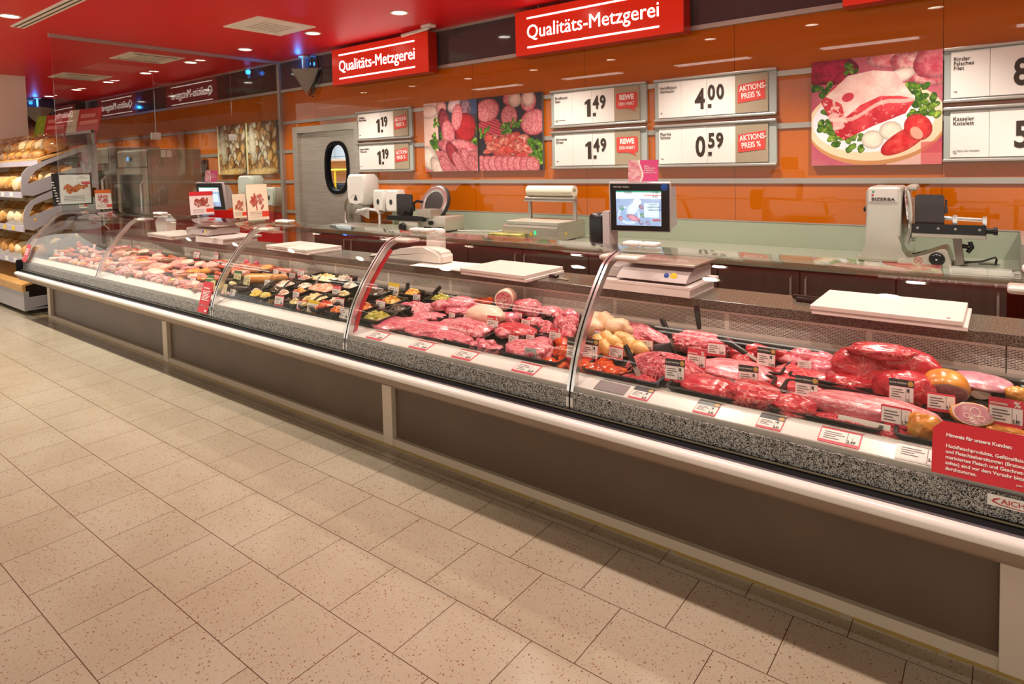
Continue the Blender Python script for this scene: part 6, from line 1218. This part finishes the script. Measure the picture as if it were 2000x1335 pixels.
for a in (('black', 1317, 745, 44, 'black-headed price tag in the stringy mince', '7,99'), ('black', 1461, 755, 42, 'black-headed price tag on the flat rosy beef slab', '2,99'), ('black', 1495, 718, 40, 'black-headed price tag behind the beef chunks near the grille', '11,99'), ('black', 1574, 782, 48, 'black-headed price tag on the beef slices over grey paper', '2,49'), ('black', 1771, 750, 42, 'black-headed price tag leaning on the right one of the two large beef joints', '1,99'), ('black', 1760, 788, 48, 'black-headed price tag 11 in front of the rounded beef piece', '11,'),
          ('white', 1749, 833, 40, 'white price tag 2,79 in front of the pale fillet', '2,79'), ('white', 1161, 662, 20, 'white red-edged tag below the whole chickens', '4,99'), ('white', 1202, 701, 25, 'white red-edged tag in front of the chicken legs', '3,99'), ('white', 1261, 684, 22, 'white tag between chicken legs and mince', '5,99'), ('white', 1399, 695, 27, 'white red-edged tag in the coarse pink mince', '5,49'), ('plain', 1571, 722, 19, 'plain white tag in the pork scraps', ''), ('white', 1838, 804, 36, 'white red-edged tag in front of the golden smoked ham', '9,99'),
          ('action', 1359, 719, 37, 'red promotion tag in the stringy mince', '4,00'), ('action', 1083, 668, 28, 'red promotion tag leaning on the minced patties', '0,79'), ('action', 1964, 832, 54, 'large red promotion tag 5,99 right of the halved ham', '5,99'), ('action', 961, 644, 28, 'red promotion tag at the pale rind pork piece', '3,49'), ('black', 1150, 702, 42, 'black-headed tag right behind the chrome rib by the skewers', '1,29'), ('black', 1120, 704, 42, 'black-headed tag left behind the chrome rib by the skewers', '1,29'),
          ('white', 882, 622, 13, 'white tag beside the pink pork slice under the ham joint', '5,99'), ('white', 911, 625, 12, 'small white tag left of the pale rind piece', '6,99'), ('white', 823, 634, 11, 'small white tag between the front pork slabs', '4,99'), ('white', 887, 646, 12, 'small white tag on the front pork loin piece', '5,49'), ('white', 1012, 623, 14, 'white tag below the dark pink rolled roast', '7,99'), ('white', 1026, 639, 17, 'white tag above the red pork fillet', '6,99'), ('white', 1002, 671, 18, 'white tag on the red pork fillet, left of two', '1,09'), ('white', 1035, 667, 15, 'white tag on the red pork fillet, right of two', '8,99'), ('grey', 1022, 705, 20, 'grey tag on the marbled pork steaks at the front rail', '12,90')):
    ptag(*a)
for a in (('white', 729, 573, 15, 'white tag in the rear antipasti behind the rib'), ('yellow', 767, 576, 24, 'white tag with yellow top in the antipasti'), ('white', 813, 588, 15, 'grey-white tag by the yellow cherry peppers'), ('white', 742, 605, 20, 'grey-white tag above the stuffed olives'),
          ('white', 470, 509, 12, 'white red-topped tag at the grille left of the netted salami'), ('white', 421, 504, 12, 'white tag at the grille left of the chrome rib of the sausage case'), ('white', 586, 523, 13, 'white tag right of the round ham joint'), ('white', 538, 538, 14, 'white red-topped tag above the orange sausages, left of four'), ('white', 553, 542, 14, 'white red-topped tag above the orange sausages, second of four'), ('white', 570, 545, 14, 'white red-topped tag above the orange sausages, third of four'), ('white', 587, 540, 14, 'white red-topped tag above the orange sausages, last of four'), ('white', 586, 554, 13, 'white tag in the pink meat salad tray'), ('plain', 521, 558, 12, 'small white tag on the big orange sausage'), ('plain', 504, 580, 14, 'white tag by the yellow slices'), ('white', 537, 598, 20, 'grey-white tag in front of the creamy meat salad'), ('white', 577, 584, 17, 'white tag left of the yellow potato salad'), ('white', 579, 608, 20, 'grey-white tag in front of the egg salad'), ('yellow', 602, 612, 25, 'yellow-topped tag in front of the potato salad'), ('action', 656, 580, 23, 'pink-topped tag at the shrimp salad'), ('white', 662, 600, 19, 'white tag over the red pepper strips'), ('dark', 662, 625, 22, 'white and black tag at the foremost orange antipasti'), ('white', 681, 554, 14, 'white tag in the rear white fish salad'), ('plain', 443, 580, 14, 'white tag in front of the dark sausages'), ('cream', 481, 556, 18, 'cream tag at the left end of the big orange sausage'), ('green', 463, 546, 18, 'cream tag with green top in the sausage case'), ('cream', 439, 545, 12, 'small cream tag above the dark curved sausage'), ('green', 404, 569, 24, 'cream tag with green top left of the red notice'), ('green', 409, 556, 20, 'cream tag with green top behind the other green one'), ('cream', 387, 574, 24, 'cream tag in the middle case by the green-topped tags'), ('cream', 370, 590, 26, 'tall cream tag at the front rail of the middle case')):
    ptag(*a, parts=True)
rg = random.Random(9)
for x, y in ((250, 490), (268, 489), (240, 492), (262, 497), (287, 496), (309, 500), (383, 503), (421, 506), (412, 520), (323, 525), (369, 530), (209, 516), (221, 494), (285, 551), (262, 541), (340, 553), (318, 548), (309, 552), (342, 563), (243, 533), (245, 528), (206, 530), (222, 540), (228, 497), (300, 522), (350, 520), (376, 552)):
    ptag('white', x, y+2, rg.uniform(12, 15), 'small white price tag among the cold cuts in the middle case', parts=False, grp='tags in the middle case')
for x, y in ((108, 498), (120, 502), (122, 512), (133, 512), (146, 514), (160, 516), (172, 521), (163, 490), (183, 488), (168, 500), (184, 502), (177, 494), (190, 511), (152, 492)):
    ptag('white', x, y, rg.uniform(10, 13), 'small white price tag in the farthest counter case', parts=False, grp='tags in the farthest case')
# cards lying on the white price ledge
def lcard(kind, x, y, lab, w=.105, price='2,49'):
    p = py(x, y, 2.317); t_ = thing('ledge_price_card', lab, 'price tag', (p.x, 2.281, .6475), (R(-75), 0, 0), 'cards on the white price ledge')
    pr_, H = _proto[kind]; k_ = .078/H; t_.scale = (k_*1.2, 1, k_)
    for nm, me, m in pr_[:-1]:
        o = bpy.data.objects.new(nm, me); C.objects.link(o); o.parent = t_
    txt('price_text', price, .02, M_ink, t_, Matrix.Translation((TAGW*.19, -.0032, .015)) @ Matrix.Rotation(R(90), 4, 'X'), sx=.62, bold=.0003)
for a in (('white', 738, 658, 'red-edged card on the white ledge, left of three in the pork case'), ('white', 823, 677, 'red-edged card on the white ledge, middle of three in the pork case'), ('white', 908, 696, 'red-edged card on the white ledge, right of three in the pork case'), ('white', 1028, 722, 'red-edged card on the white ledge left of the chrome rib'), ('black', 1252, 768, 'black-headed card on the white ledge under the small mince heap'), ('black', 1380, 797, 'black-headed card on the white ledge under the deep red beef cut'), ('black', 1505, 829, 'black-headed card on the white ledge under the two glossy beef pieces'), ('white', 1640, 860, 'white card on the white ledge under the long mince heap'), ('plain', 1795, 892, 'plain white card on the ledge beside the red notice')): lcard(*a)
p = py(1195, 762, 2.317); gq = tag(obj('info_card', bx(nb(), -.07, -.033, 0, .07, .033, .002), mat('grey_info_card', '#8d7f80', .5)), 'grey-brown information card on the white ledge right of the chrome rib', 'card'); gq.location = (p.x, 2.317, .6572); gq.rotation_euler = (R(14.6), 0, 0)
# ------------------------------------------------------------------ bread
M_bag = glass('clear_bag', '#fbf6ea', .09)
BL = [None, None]
def loaf(x, y, z, sx, sy, sz, rz, m, lab, grp, bag=False, sub=3):
    SEED[0] += 1; t_ = obj('bread_loaf', blob(sx, sy, sz, SEED[0], .1, 1.3, sub, .5), m, smooth=True); t_.location = (x, y, z); t_.rotation_euler = (R(14), 0, R(rz)); tag(t_, lab, 'bread', grp)
    if bag:
        bm = blob(sx*1.12, sy*1.12, sz*1.15, SEED[0]+50, .22, 2.4, 3, .6); lathe(bm, [(.012, sz*1.0), (.02, sz*1.12), (.055, sz*1.38), (.05, sz*1.36), (.012, sz*1.1)], 12); b_ = obj('clear_bag', bm, M_bag, t_, True); b_.location = (0, 0, -.003)
rg = random.Random(8)
for i in range(7):
    x = -9.0-.30*i; loaf(x, 2.74, 1.872, .26, .24, .17, rg.uniform(-20, 20), M_flour if i % 2 else M_bread, 'bagged bread loaf on the top tray of the bread shelf, rear row', 'bagged loaves on the top tray', True)
    loaf(x-.1, 2.58, 1.80, .24, .12, .09, rg.uniform(-12, 12), M_bread, 'bagged bread stick at the front edge of the top tray', 'bagged sticks on the top tray', True)
for (zf, zb, yf), nm_ in zip(tiers, ('upper', 'middle', 'lower')):
    for i in range(8):
        for j in range(3):
            x = -8.95-.28*i+rg.uniform(-.02, .02); y = yf+.12+.19*j; z = zf+(zb-zf)*(y-yf)/(3.0-yf)+.012
            loaf(x, y, z, .29, .19, .16, rg.uniform(-25, 25), M_bread if rg.random() < .6 else M_flour, 'golden bread roll on the %s tier of the bread shelf behind clear flaps' % nm_, 'rolls on the %s tier' % nm_)
gb = thing('slicer_box', 'small grey box with a black display standing on the bread shelf base', 'box', (-9.0, 2.42, .38))
bm = nb(); bx(bm, -.2, -.08, .02, .17, .12, .26, .01); obj('housing', bm, M_greyp, gb)
bm = nb(); bx(bm, -.12, -.083, .1, .0, -.079, .2); obj('display', bm, M_black, gb)
bm = nb(); lathe(bm, [(0, .002), (.04, 0)], 20, Matrix.Translation((.09, -.081, .14)) @ Matrix.Rotation(R(90), 4, 'X')); obj('round_badge', bm, M_offw, gb)
bpy.context.view_layer.update()
